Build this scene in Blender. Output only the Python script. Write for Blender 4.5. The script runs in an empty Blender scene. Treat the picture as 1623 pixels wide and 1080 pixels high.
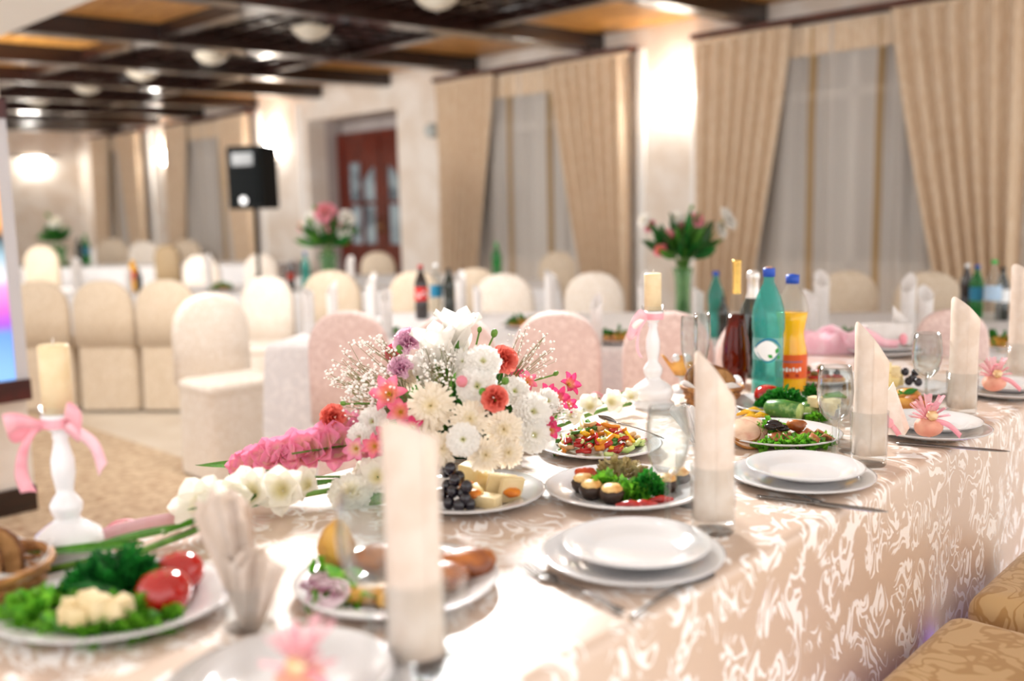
import bpy, bmesh, math, random
import numpy as np
from mathutils import Vector, Matrix
random.seed(7); rng = np.random.default_rng(7)
PI = math.pi
S = bpy.context.scene
COL = S.collection

# ------------------------------------------------------------------ camera
F, CX, CY, H = 1500.0, 811.5, 540.0, 1.26
TH, PITCH, ROLL = math.radians(43.4), math.atan(200/1500.0), math.radians(1.2)
FW = Vector((-math.sin(TH)*math.cos(PITCH), math.cos(TH)*math.cos(PITCH), -math.sin(PITCH)))
R0 = Vector((math.cos(TH), math.sin(TH), 0)); U0 = R0.cross(FW)
RT = R0*math.cos(ROLL) - U0*math.sin(ROLL); UP = RT.cross(FW)
CP = Vector((0, 0, H))
cd = bpy.data.cameras.new('camera'); cam = bpy.data.objects.new('camera', cd); COL.objects.link(cam)
cam.matrix_world = Matrix((RT, UP, -FW)).transposed().to_4x4(); cam.location = CP
cd.sensor_width = 36.0; cd.lens = F/1623.0*36.0; cd.clip_start = 0.02
cd.dof.use_dof = True; cd.dof.focus_distance = 1.92; cd.dof.aperture_fstop = 1.5
S.camera = cam
# ------------------------------------------------------------------ light
W = bpy.data.worlds.new('world'); S.world = W; W.use_nodes = True
bg = W.node_tree.nodes['Background']; bg.inputs[0].default_value = (1.0, 0.975, 0.965, 1); bg.inputs[1].default_value = 1.35
def area(name, loc, target, size, power, col):
    l = bpy.data.lights.new(name, 'AREA'); l.shape = 'DISK'; l.size = size; l.energy = power; l.color = col
    o = bpy.data.objects.new(name, l); COL.objects.link(o); o.location = loc
    d = Vector(target) - Vector(loc); o.rotation_euler = d.to_track_quat('-Z', 'Y').to_euler()
    return o
area('flash_over_head_table', (-3.3, 2.95, 2.60), (-1.1, 1.35, 0.7), 0.7, 29, (1, 0.985, 0.97)).data.spread = math.radians(75)
area('added_hall_fill', (-4.2, 2.2, 2.45), (-5.2, 4.8, 0.9), 1.2, 50, (1, 0.97, 0.94))  # unseen fill lamp, added to brighten the guest tables
area('added_far_hall_fill', (-9.0, 2.2, 2.4), (-11.0, 6.0, 0.9), 1.2, 105, (1, 0.96, 0.92))  # another added lamp out of view, lifts the far end of the hall
led = area('led_strip_violet', (-0.575, 1.85, 0.03), (-0.585, 1.85, 1.0), 0.03, 2.2, (0.22, 0.12, 1.0)); led.data.shape = 'RECTANGLE'; led.data.size = 0.03; led.data.size_y = 1.9; led.rotation_euler = (0, PI, 0)
vs = S.view_settings; vs.view_transform = 'Standard'; vs.look = 'None'; vs.gamma = 1.0; vs.exposure = 0.74
vs.use_curve_mapping = False

# ------------------------------------------------------------------ helpers
def ray(x, y): return FW + RT*((x-CX)/F) - UP*((y-CY)/F)
def P(x, y, z):
    d = ray(x, y); return CP + d*((z-H)/d.z)
def PY(x, y, Y):
    d = ray(x, y); return CP + d*(Y/d.y)
def PD(x, y, D): return CP + ray(x, y)*D
def depth(p): return (Vector(p)-CP).dot(FW)
def lin(h):
    h = h.lstrip('#'); c = [int(h[i:i+2], 16)/255 for i in (0, 2, 4)]
    return tuple(v/12.92 if v <= .04045 else ((v+.055)/1.055)**2.4 for v in c)

MATS = {}
def M(name, col, rough=.5, metal=0, trans=0, ior=1.45, emis=None, es=0, col2=None, nscale=20, ndet=3, bump=0, bscale=200,
      coat=0, sheen=0, sss=0, spec=.5, alpha=1, stretch=None, lo=.4, hi=.6, kind='noise', radial=None):
    if name in MATS: return MATS[name]
    m = bpy.data.materials.new(name); m.use_nodes = True; nt = m.node_tree; N = nt.nodes; L = nt.links
    b = N['Principled BSDF']
    c = lin(col) if isinstance(col, str) else col
    b.inputs['Base Color'].default_value = (*c, 1)
    b.inputs['Roughness'].default_value = rough; b.inputs['Metallic'].default_value = metal
    b.inputs['Transmission Weight'].default_value = trans; b.inputs['IOR'].default_value = ior
    b.inputs['Coat Weight'].default_value = coat; b.inputs['Sheen Weight'].default_value = sheen
    b.inputs['Specular IOR Level'].default_value = spec; b.inputs['Alpha'].default_value = alpha
    if sss:
        b.inputs['Subsurface Weight'].default_value = sss; b.inputs['Subsurface Radius'].default_value = (1, .8, .6)
        b.inputs['Subsurface Scale'].default_value = .01
    if emis is not None:
        e = lin(emis) if isinstance(emis, str) else emis
        b.inputs['Emission Color'].default_value = (*e, 1); b.inputs['Emission Strength'].default_value = es
    tc = N.new('ShaderNodeTexCoord'); mp = N.new('ShaderNodeMapping'); L.new(tc.outputs['Object'], mp.inputs[0])
    if stretch: mp.inputs['Scale'].default_value = stretch
    if col2 is not None:
        c2 = lin(col2) if isinstance(col2, str) else col2
        if radial:
            ln = N.new('ShaderNodeVectorMath'); ln.operation = 'LENGTH'; L.new(tc.outputs['Object'], ln.inputs[0]); fo = ln.outputs['Value']; lo, hi = radial
        elif kind == 'contour':
            nz = N.new('ShaderNodeTexNoise'); nz.inputs['Scale'].default_value = nscale; nz.inputs['Detail'].default_value = 1.0
            nz.inputs['Distortion'].default_value = 1.6; L.new(mp.outputs[0], nz.inputs['Vector'])
            a = N.new('ShaderNodeMath'); a.operation = 'SUBTRACT'; a.inputs[1].default_value = .5; L.new(nz.outputs['Fac'], a.inputs[0])
            a2 = N.new('ShaderNodeMath'); a2.operation = 'ABSOLUTE'; L.new(a.outputs[0], a2.inputs[0]); fo = a2.outputs[0]
        else:
            nz = N.new('ShaderNodeTexNoise'); nz.inputs['Scale'].default_value = nscale; nz.inputs['Detail'].default_value = ndet
            L.new(mp.outputs[0], nz.inputs['Vector']); fo = nz.outputs['Fac']
        rp = N.new('ShaderNodeValToRGB'); rp.color_ramp.elements[0].position = lo; rp.color_ramp.elements[1].position = hi
        rp.color_ramp.elements[0].color = (*c, 1); rp.color_ramp.elements[1].color = (*c2, 1)
        L.new(fo, rp.inputs[0]); L.new(rp.outputs[0], b.inputs['Base Color'])
    if bump:
        nb = N.new('ShaderNodeTexNoise'); nb.inputs['Scale'].default_value = bscale; L.new(mp.outputs[0], nb.inputs['Vector'])
        bn = N.new('ShaderNodeBump'); bn.inputs['Strength'].default_value = bump; bn.inputs['Distance'].default_value = .004
        L.new(nb.outputs['Fac'], bn.inputs['Height']); L.new(bn.outputs[0], b.inputs['Normal'])
    MATS[name] = m; return m

class MB:
    def __init__(s): s.v = []; s.f = []
    def add(s, vs, fs):
        o = len(s.v); s.v += [tuple(v) for v in vs]; s.f += [tuple(i+o for i in f) for f in fs]; return s
    def box(s, c, d, rz=0):
        hx, hy, hz = d[0]/2, d[1]/2, d[2]/2; cs, sn = math.cos(rz), math.sin(rz)
        V = [(c[0]+x*cs-y*sn, c[1]+x*sn+y*cs, c[2]+z) for x in (-hx, hx) for y in (-hy, hy) for z in (-hz, hz)]
        return s.add(V, [(0, 1, 3, 2), (4, 6, 7, 5), (0, 4, 5, 1), (2, 3, 7, 6), (0, 2, 6, 4), (1, 5, 7, 3)])
    def rbox(s, c, d, r=.01, n=3):
        # rounded box as a superellipse stack
        rings = []
        hx, hy, hz = d[0]/2, d[1]/2, d[2]/2
        prof = [(r*(1-math.sin(a)), -hz+r-r*math.cos(a)) for a in np.linspace(0, PI/2, n+1)] + [(r*(1-math.sin(a)), hz-r+r*math.cos(a)) for a in np.linspace(PI/2, 0, n+1)]
        for ins, z in prof:
            ring = []
            for qx, qy, a0 in ((1, 1, 0), (-1, 1, PI/2), (-1, -1, PI), (1, -1, 1.5*PI)):
                for a in np.linspace(a0, a0+PI/2, n+1):
                    ring.append((c[0]+qx*(hx-r)+(r-ins)*math.cos(a), c[1]+qy*(hy-r)+(r-ins)*math.sin(a), c[2]+z))
            rings.append(ring)
        return s.loft(rings)
    def loft(s, rings, cap=True, closed=True):
        n = len(rings[0]); V = [p for r in rings for p in r]; Fc = []
        for i in range(len(rings)-1):
            for j in range(n if closed else n-1):
                k = (j+1) % n; Fc.append((i*n+j, i*n+k, (i+1)*n+k, (i+1)*n+j))
        if cap and closed:
            Fc.append(tuple(range(n-1, -1, -1))); Fc.append(tuple((len(rings)-1)*n+j for j in range(n)))
        return s.add(V, Fc)
    def lathe(s, prof, n=28, c=(0, 0, 0), a0=0, a1=2*PI, sx=1, sy=1):
        full = abs(a1-a0-2*PI) < 1e-6; m = n if full else n+1
        V = []; Fc = []
        for r, z in prof:
            for j in range(m):
                a = a0+(a1-a0)*j/n; V.append((c[0]+sx*r*math.cos(a), c[1]+sy*r*math.sin(a), c[2]+z))
        for i in range(len(prof)-1):
            for j in range(n):
                k = (j+1) % m; Fc.append((i*m+j, i*m+k, (i+1)*m+k, (i+1)*m+j))
        return s.add(V, Fc)
    def tube(s, pts, r, n=8, cap=True):
        pts = [Vector(p) for p in pts]; rr = r if isinstance(r, (list, tuple)) else [r]*len(pts)
        rings = []; up = Vector((0.13, 0.21, 1)).normalized()
        for i, p in enumerate(pts):
            t = (pts[min(i+1, len(pts)-1)]-pts[max(i-1, 0)]).normalized()
            x = t.cross(up)
            if x.length < .05: x = t.cross(Vector((1, 0, 0)))
            x.normalize(); y = x.cross(t)
            rings.append([tuple(p+(x*math.cos(a)+y*math.sin(a))*rr[i]) for a in [2*PI*j/n for j in range(n)]])
        return s.loft(rings, cap)
    def ell(s, c, r, nu=14, nv=8, rot=None, fn=None):
        V = []; Fc = []
        for i in range(nv+1):
            ph = PI*i/nv
            for j in range(nu):
                a = 2*PI*j/nu; q = Vector((math.sin(ph)*math.cos(a), math.sin(ph)*math.sin(a), math.cos(ph)))
                k = fn(q) if fn else 1
                q = Vector((q.x*r[0]*k, q.y*r[1]*k, q.z*r[2]*k))
                if rot: q = rot @ q
                V.append((c[0]+q.x, c[1]+q.y, c[2]+q.z))
        for i in range(nv):
            for j in range(nu):
                k = (j+1) % nu; Fc.append((i*nu+j, (i+1)*nu+j, (i+1)*nu+k, i*nu+k))
        return s.add(V, Fc)
    def grid(s, fn, nu, nv, mat=None):
        V = []
        for i in range(nu+1):
            for j in range(nv+1):
                p = Vector(fn(i/nu, j/nv)); V.append(tuple(mat @ p if mat else p))
        Fc = [(i*(nv+1)+j, (i+1)*(nv+1)+j, (i+1)*(nv+1)+j+1, i*(nv+1)+j+1) for i in range(nu) for j in range(nv)]
        return s.add(V, Fc)
    def mesh(s, name, smooth=True):
        me = bpy.data.meshes.new(name); me.from_pydata(s.v, [], s.f); 
        if smooth: me.polygons.foreach_set('use_smooth', [True]*len(me.polygons))
        me.update(); return me

def obj(name, mb, mat, parent=None, loc=None, rot=None, scale=None, smooth=True, solid=0, bevel=0):
    me = mb if isinstance(mb, bpy.types.Mesh) else mb.mesh(name, smooth)
    if mat is not None and not me.materials: me.materials.append(mat)
    o = bpy.data.objects.new(name, me); COL.objects.link(o)
    if parent is not None: o.parent = parent
    if loc is not None: o.location = loc
    if rot is not None:
        if isinstance(rot, (int, float)): o.rotation_euler = (0, 0, rot)
        elif isinstance(rot, Matrix): o.rotation_euler = rot.to_euler()
        else: o.rotation_euler = rot
    if scale is not None: o.scale = scale if hasattr(scale, '__len__') else (scale,)*3
    if solid:
        md = o.modifiers.new('thickness', 'SOLIDIFY'); md.thickness = solid; md.offset = 0
    if bevel:
        md = o.modifiers.new('bevel', 'BEVEL'); md.width = bevel; md.segments = 2; md.limit_method = 'ANGLE'
    return o
def tag(o, label, cat, group=None, kind=None):
    o['label'] = label; o['category'] = cat
    if group: o['group'] = group
    if kind: o['kind'] = kind
    return o
def thing(name, label, cat, loc=(0, 0, 0), rz=0, group=None):
    o = bpy.data.objects.new(name, None); COL.objects.link(o); o.location = loc; o.rotation_euler = (0, 0, rz); o.empty_display_size = .05
    return tag(o, label, cat, group)
def struct(o): o['kind'] = 'structure'; return o
def copy_tree(o, parent=None):
    c = o.copy(); COL.objects.link(c); c.parent = parent
    for ch in o.children: copy_tree(ch, c)
    return c
def align(d, spin=0):
    q = Vector(d).normalized().to_track_quat('Z', 'Y').to_matrix(); return q @ Matrix.Rotation(spin, 3, 'Z')

# ------------------------------------------------------------------ materials
plaster = M('plaster', '#e9e1d8', .8, col2='#ddd0c2', nscale=3, ndet=6, bump=.35, bscale=14)
whitepaint = M('white_paint', '#f1efec', .5, bump=.05)
woodpanel = M('orange_pine', '#d0984c', .45, col2='#b07a36', nscale=4, ndet=6, stretch=(1, 9, 9), coat=.2)
darkwood = M('dark_beam_wood', '#2a120a', .28, col2='#1a0b07', nscale=5, ndet=5, stretch=(8, 1, 8), coat=.5)
doorwood = M('mahogany', '#6e2613', .3, col2='#4d170b', nscale=4, ndet=5, stretch=(9, 9, 1), coat=.4)
floorm = M('beige_floor', '#d9cdbc', .35, col2='#cfc0ad', nscale=2)
carpet = M('speckled_carpet', '#dcc8aa', .95, col2='#a27e62', nscale=22, ndet=8, lo=.3, hi=.78, bump=.4, bscale=90)
curt = M('gold_curtain', '#dfcab0', .6, col2='#d3b898', nscale=60, stretch=(1, 1, .2), sheen=.4, bump=.15, bscale=300)
chairtan = M('beige_brocade', '#dbcbb6', .55, col2='#cebba2', nscale=26, kind='contour', lo=.03, hi=.07, sheen=.2)
chairgold = M('gold_brocade', '#b08a54', .5, col2='#c8a878', nscale=13, kind='contour', lo=.03, hi=.06, sheen=.2)
chairwhite = M('ivory_brocade', '#ece3d9', .55, col2='#e0d3c4', nscale=26, kind='contour', lo=.03, hi=.07, sheen=.2)
chairpinklit = M('painted_pink_light_brocade', '#e3cbc4', .55, col2='#d5b9b2', nscale=22, kind='contour', lo=.03, hi=.07, sheen=.2)  # pink spill from coloured lamps is painted into this cover colour
chairbrown = M('taupe_brocade', '#a58f6d', .6, col2='#9a8261', nscale=26, kind='contour', lo=.03, hi=.07)
clothB = M('white_cloth', '#eceaea', .5, col2='#e0dedf', nscale=14, kind='contour', lo=.02, hi=.06, sheen=.1)
china = M('white_china', '#cfcdcd', .12, coat=.5, bump=.01)
def thin(name, tint, body=0.0, bodycol=None, rough=.02, ior=1.45, pwr=3.0, gmax=.6):
    m = bpy.data.materials.new(name); m.use_nodes = True; nt = m.node_tree; N = nt.nodes; L = nt.links; N.remove(N['Principled BSDF'])
    tp = N.new('ShaderNodeBsdfTransparent'); tp.inputs[0].default_value = (*lin(tint), 1); last = tp.outputs[0]
    if body:
        d = N.new('ShaderNodeBsdfDiffuse'); tl = N.new('ShaderNodeBsdfTranslucent'); a = N.new('ShaderNodeMixShader'); c = lin(bodycol or tint)
        nz = N.new('ShaderNodeTexNoise'); nz.inputs['Scale'].default_value = 9; rp = N.new('ShaderNodeValToRGB'); rp.color_ramp.elements[0].color = (c[0]*.85, c[1]*.85, c[2]*.85, 1); rp.color_ramp.elements[1].color = (*c, 1)
        L.new(nz.outputs['Fac'], rp.inputs[0]); L.new(rp.outputs[0], d.inputs[0]); L.new(rp.outputs[0], tl.inputs[0]); L.new(d.outputs[0], a.inputs[1]); L.new(tl.outputs[0], a.inputs[2]); a.inputs[0].default_value = .5
        b_ = N.new('ShaderNodeMixShader'); b_.inputs[0].default_value = body; L.new(last, b_.inputs[1]); L.new(a.outputs[0], b_.inputs[2]); last = b_.outputs[0]
    g = N.new('ShaderNodeBsdfGlossy'); g.inputs['Roughness'].default_value = rough; lw0 = N.new('ShaderNodeLayerWeight'); lw0.inputs[0].default_value = .5; pw = N.new('ShaderNodeMath'); pw.operation = 'POWER'; pw.inputs[1].default_value = pwr; L.new(lw0.outputs['Facing'], pw.inputs[0]); lw = N.new('ShaderNodeMapRange'); lw.inputs[3].default_value = .03; lw.inputs[4].default_value = gmax; L.new(pw.outputs[0], lw.inputs[0])
    mx = N.new('ShaderNodeMixShader'); L.new(lw.outputs[0], mx.inputs[0]); L.new(last, mx.inputs[1]); L.new(g.outputs[0], mx.inputs[2]); L.new(mx.outputs[0], N['Material Output'].inputs[0])
    MATS[name] = m; return m
glass = thin('clear_glass', '#fcfdfd', pwr=3.6, gmax=.5); stemglass = thin('crystal_glass', '#f6f9f9', pwr=2.0, gmax=1.0)
napk = M('ivory_napkin', '#ece0d4', .7, col2='#e6d8ca', nscale=40, sss=.1)
napkw = M('white_napkin', '#f2efed', .7, col2='#ebe7e4', nscale=40)
paper = M('paper_napkin', '#f0e4da', .8, col2='#e9dacc', nscale=30)
steel = M('cutlery_steel', '#8e8c8a', .22, metal=1, bump=.01)
wax = M('cream_wax', '#e6d2ac', .5, sss=.3, col2='#dfc89e', nscale=30)
enamel = M('white_enamel', '#e9e8ea', .15, coat=.6, bump=.02, bscale=30)
ribbon = M('pink_satin', '#f0a9b4', .3, sheen=.4, col2='#eb97a4', nscale=25)
ribbon2 = M('pale_pink_satin', '#f3c3cc', .35, sheen=.4, col2='#efb4c0', nscale=25)
tulle = M('pink_tulle', '#e8a0ac', .7, col2='#f0bcc4', nscale=60, alpha=.75)
leafm = M('leaf_green', '#4f8a2c', .4, col2='#356a1f', nscale=30)
darkleaf = M('dark_leaf', '#2c5a20', .45, col2='#173d12', nscale=40)
stemm = M('stem_green', '#6f9a3c', .45, col2='#55802c', nscale=30)
parsm = M('parsley', '#2c8a24', .5, col2='#15601a', nscale=60)
dillm = M('dill', '#1f7a2a', .5, col2='#0d4a1c', nscale=60)
lettm = M('lettuce', '#6fb02c', .4, col2='#3f8a1c', nscale=40)

def soft(name, c1, c2, lo=.4, hi=.6, tr=.35, radial=False, nscale=30, gloss=.04):
    m = bpy.data.materials.new(name); m.use_nodes = True; nt = m.node_tree; N = nt.nodes; L = nt.links; N.remove(N['Principled BSDF'])
    tc = N.new('ShaderNodeTexCoord')
    if radial: ln = N.new('ShaderNodeVectorMath'); ln.operation = 'LENGTH'; L.new(tc.outputs['Object'], ln.inputs[0]); fo = ln.outputs['Value']
    else: nz = N.new('ShaderNodeTexNoise'); nz.inputs['Scale'].default_value = nscale; nz.inputs['Detail'].default_value = 3; L.new(tc.outputs['Object'], nz.inputs['Vector']); fo = nz.outputs['Fac']
    rp = N.new('ShaderNodeValToRGB'); e = rp.color_ramp.elements; e[0].position = lo; e[1].position = hi; e[0].color = (*lin(c1), 1); e[1].color = (*lin(c2), 1); L.new(fo, rp.inputs[0])
    d = N.new('ShaderNodeBsdfDiffuse'); tl = N.new('ShaderNodeBsdfTranslucent'); a = N.new('ShaderNodeMixShader'); a.inputs[0].default_value = tr
    L.new(rp.outputs[0], d.inputs[0]); L.new(rp.outputs[0], tl.inputs[0]); L.new(d.outputs[0], a.inputs[1]); L.new(tl.outputs[0], a.inputs[2])
    g = N.new('ShaderNodeBsdfGlossy'); g.inputs['Roughness'].default_value = .35; b = N.new('ShaderNodeMixShader'); b.inputs[0].default_value = gloss; L.new(a.outputs[0], b.inputs[1]); L.new(g.outputs[0], b.inputs[2]); L.new(b.outputs[0], N['Material Output'].inputs[0])
    MATS[name] = m; return m
napk = soft('ivory_napkin_cloth', '#f3e6da', '#ecdccd', tr=.3, gloss=.0); napkw = soft('white_napkin_cloth', '#f2efed', '#eae6e3', tr=.3, gloss=.0); paper = soft('paper_napkin_tissue', '#f2e6dc', '#e9dacc', tr=.4, gloss=.0)
leafm = soft('leaf_green_soft', '#5c962f', '#3f7a24', tr=.35, gloss=.06); darkleaf = soft('dark_leaf_soft', '#356a26', '#1f4a18', tr=.3, gloss=.05); lettm = soft('lettuce_soft', '#7cbc34', '#4f9a24', tr=.4, gloss=.05, nscale=60); parsm = soft('parsley_soft', '#318f28', '#176a1c', tr=.3, gloss=.05, nscale=60); dillm = soft('dill_soft', '#23802c', '#0f5520', tr=.3, gloss=.04, nscale=60)
# ------------------------------------------------------------------ room shell
WY, FX = 7.6, -18.3
ZC, SL = 3.0, .03
def zc(y): return ZC - SL*(WY-y)
struct(obj('floor', MB().box((-8.4, 2.6, -.05), (21, 10.6, .1)), floorm))
cp = [P(155, 683, 0), P(306, 735, 0)]
cy = (cp[0].y+cp[1].y)/2
struct(obj('floor', MB().box((-4.6, cy-1.55, .004), (8.0, 3.1, .008)), carpet, smooth=False))
# window wall with openings: built from panels around openings
DX0, DX1, DZ = PY(486, 188, WY).x, PY(628, 172, WY).x, 2.56
wins = [(-4.74, -2.02), (-8.16, -5.47), (-14.62, -12.14), (-17.37, -15.49)]
wb = MB(); edges = sorted([(a+.3, b-.3, .75, 2.62) for a, b in wins] + [(DX0, DX1, 0, DZ)])
x = FX
for a, b, z0, z1 in edges:
    wb.box(((x+a)/2, WY+.15, 1.6), (a-x, .3, 3.2))
    if z0 > 0: wb.box(((a+b)/2, WY+.15, z0/2), (b-a, .3, z0))
    wb.box(((a+b)/2, WY+.15, (z1+3.2)/2), (b-a, .3, 3.2-z1)); x = b
wb.box(((x+2)/2, WY+.15, 1.6), (2-x, .3, 3.2))
struct(obj('wall_back', wb, plaster, smooth=False))
struct(obj('wall_far', MB().box((FX-.1, 2.5, 1.6), (.2, 10.6, 3.2)), plaster, smooth=False))
# raised plaster pilasters around the lamps, photographed as bright strips
for i, (a, b) in enumerate([(-5.46, -4.76), (-12.1, -11.0), (-15.45, -14.7)]):
    for xx in (a+.05, b-.05):
        struct(obj('trim_%d' % (i*2+(1 if xx > a+.1 else 0)+1), MB().box((xx, WY-.02, 1.4), (.07, .04, 2.78)), whitepaint, smooth=False))
# ceiling: white slab, wooden bays
Y1, Y2, Y3 = 2.8, 3.95, 5.9
ceil = MB()
def slab(mb, x0, x1, y0, y1, off, th):
    V = [(x, y, zc(y)+o) for x in (x0, x1) for y in (y0, y1) for o in (off, off+th)]
    mb.add(V, [(0, 1, 3, 2), (4, 6, 7, 5), (0, 4, 5, 1), (2, 3, 7, 6), (0, 2, 6, 4), (1, 5, 7, 3)])
slab(ceil, FX, 2, -2.6, WY, .02, .1)
ceilo = struct(obj('ceiling', ceil, whitepaint, smooth=False))
so = MB(); slab(so, FX, 2, -2.6, Y1, -.16, .18)
obj('soffit', so, whitepaint, ceilo, smooth=False)
beams = [-2.55, -4.2, -5.95, -7.7, -9.2, -10.6, -12.15, -13.65, -15.1, -16.5]
for bx in beams:
    bm_ = MB(); slab(bm_, bx-.1, bx+.1, Y1, WY-.02, -.17, .17); obj('ceiling_beam', bm_, darkwood, ceilo, smooth=False, bevel=.008)
ends = [2] + beams + [FX]
for i in range(len(ends)-1):
    x1, x0 = ends[i]-.1, ends[i+1]+.1
    if i == 0: x1 = .2
    for y0, y1 in ((Y1, Y2), (Y3, WY)):
        npl = 5
        for k in range(npl):
            pm = MB(); w = (y1-y0)/npl; slab(pm, x0, x1, y0+k*w+.004, y0+(k+1)*w-.004, -.02, .03)
            obj('ceiling_plank', pm, woodpanel, ceilo, smooth=False)
    for yy in (Y2, Y3):
        pm = MB(); slab(pm, x0, x1, yy-.06, yy+.06, -.12, .12); obj('cross_beam', pm, darkwood, ceilo, smooth=False)
    pm = MB(); slab(pm, x0, x1, Y2+.06, Y3-.06, -.02, .03); obj('dark_panel', pm, darkwood, ceilo, smooth=False)
    ny, nx = 8, 7
    for k in range(1, ny):
        yy = Y2+(Y3-Y2)*k/ny; pm = MB(); slab(pm, x0, x1, yy-.018, yy+.018, -.07, .05); obj('lattice_slat', pm, darkwood, ceilo, smooth=False)
    for k in range(1, nx):
        xx = x0+(x1-x0)*k/nx; pm = MB(); slab(pm, xx-.018, xx+.018, Y2+.06, Y3-.06, -.06, .04); obj('lattice_slat', pm, darkwood, ceilo, smooth=False)
# ceiling bowls
bowlm = M('frosted_bowl', '#d8d0c0', .3, sss=.2, col2='#cfc6b4', nscale=8, spec=.6)
bowl = MB().lathe([(.001, -.13), (.05, -.125), (.10, -.105), (.145, -.07), (.175, -.02), (.18, 0)], 24).mesh('bowl')
lampx = [-5.32, -6.9, -8.55, -10.0, -11.4, -12.9]
for i, lx in enumerate(lampx):
    nm = ['nearest the head table, cut by the top edge', 'second from the near end', 'third from the near end', 'fourth from the near end', 'fifth from the near end, far down the hall', 'the farthest one visible']
    t = thing('ceiling_lamp', 'unlit cream bowl ceiling lamp, ' + nm[i], 'lamp', (lx, 4.9, zc(4.9)-.03), 0, 'ceiling bowl lamps')
    obj('glass_bowl', bowl, bowlm, t); obj('ceiling_rose', MB().lathe([(.001, .01), (.19, .01), (.19, -.006), (.001, -.006)], 24), darkwood, t)
    obj('finial', MB().ell((0, 0, -.135), (.012, .012, .014), 8, 6), steel, t)
# wall sconces
scon = M('lit_sconce_glass', '#fff6e6', .4, emis=(1, .95, .88), es=26)
sb = MB().lathe([(.006, -.24), (.03, -.22), (.09, -.16), (.135, -.08), (.155, 0)], 16, a0=PI, a1=2*PI)
scm = sb.mesh('sconce_bowl')
for px, py, lab in [(1070, 187, 'glowing half-bowl wall sconce between the two nearest curtained windows'), (435, 248, 'glowing half-bowl wall sconce above the black loudspeaker'),
                    (259, 262, 'glowing half-bowl wall sconce between the two far windows')]:
    p = PY(px, py, WY-.04); t = thing('wall_sconce', lab, 'lamp', (p.x, WY-.02, p.z+.24), 0, 'wall sconces')
    obj('glass_bowl', scm, scon, t); obj('rim', MB().box((0, -.01, .005), (.33, .02, .02)), whitepaint, t)
p = CP+ray(55, 272)*((FX-0)/ray(55, 272).x)
t = thing('wall_sconce', 'glowing half-bowl wall sconce on the far end wall', 'lamp', (FX+.02, p.y, p.z+.24), PI/2, 'wall sconces')
obj('glass_bowl', scm, scon, t, scale=1.2); obj('shelf', MB().box((0, -.08, .012), (.75, .16, .03)), darkwood, t)
# security dome
t = thing('alarm_dome', 'small grey security dome on wall beside the wooden door', 'alarm', (*PY(688, 208, WY-.05).xy, PY(688, 208, WY).z))
obj('dome', MB().ell((0, -.03, 0), (.09, .09, .09), 16, 10), M('grey_plastic', '#b9bfbd', .25, bump=.02), t); obj('base', MB().box((0, .04, 0), (.12, .03, .12)), whitepaint, t)
# windows and curtains
night = M('night_glass', '#8f8f8f', .05, col2='#6b6d70', nscale=1.2, spec=.8)
sheer = bpy.data.materials.new('sheer_voile'); sheer.use_nodes = True
nt = sheer.node_tree; N = nt.nodes; N.remove(N['Principled BSDF'])
df = N.new('ShaderNodeBsdfDiffuse'); tl = N.new('ShaderNodeBsdfTranslucent'); tp = N.new('ShaderNodeBsdfTransparent'); m1 = N.new('ShaderNodeMixShader'); m2 = N.new('ShaderNodeMixShader')
tcn = N.new('ShaderNodeTexCoord'); wv = N.new('ShaderNodeTexWave'); wv.inputs['Scale'].default_value = .55; wv.inputs['Distortion'].default_value = .25; wv.inputs['Detail'].default_value = 1
rp = N.new('ShaderNodeValToRGB'); rp.color_ramp.elements[0].position = .968; rp.color_ramp.elements[1].position = .985
rp.color_ramp.elements[0].color = (*lin('#ebe4dc'), 1); rp.color_ramp.elements[1].color = (*lin('#c9a878'), 1)
nt.links.new(tcn.outputs['Object'], wv.inputs['Vector']); nt.links.new(wv.outputs['Fac'], rp.inputs[0])
nt.links.new(rp.outputs[0], df.inputs[0]); nt.links.new(rp.outputs[0], tl.inputs[0]); m1.inputs[0].default_value = .3; m2.inputs[0].default_value = .24
nt.links.new(df.outputs[0], m1.inputs[1]); nt.links.new(tl.outputs[0], m1.inputs[2]); nt.links.new(m1.outputs[0], m2.inputs[1]); nt.links.new(tp.outputs[0], m2.inputs[2]); nt.links.new(m2.outputs[0], N['Material Output'].inputs[0])
railm = M('dark_rail', '#5a2d1e', .4, col2='#46210f', nscale=10)
wn = ['on the right', 'in the middle', 'left of the door', 'in the far left']
RZ = 2.77
def curtain(x_out, wt, wbot, side, label, npl):
    # side +1: outer edge at left, cloth runs to +x ; -1 mirrored
    def fn(u, v):
        g = max(0, (v-.04))/.96; g = g**1.15
        if g > .72: g = .72+(g-.72)*.1
        w = wt*(1-g)+wbot*g
        amp = .045+.02*g; ph = u*npl*2*PI
        return (side*u*w, -.135+amp*math.sin(ph+.5*math.sin(v*3+u*9)), RZ-.03-v*(RZ-.08))
    t = thing('curtain', label, 'curtain', (x_out, WY-.02, 0), 0, 'gold drapes')
    obj('drape', MB().grid(fn, npl*10, 26), curt, t)
    obj('heading_tape', MB().box((side*wt/2, -.135, RZ-.035), (wt, .06, .03)), curt, t)
    return t
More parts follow.
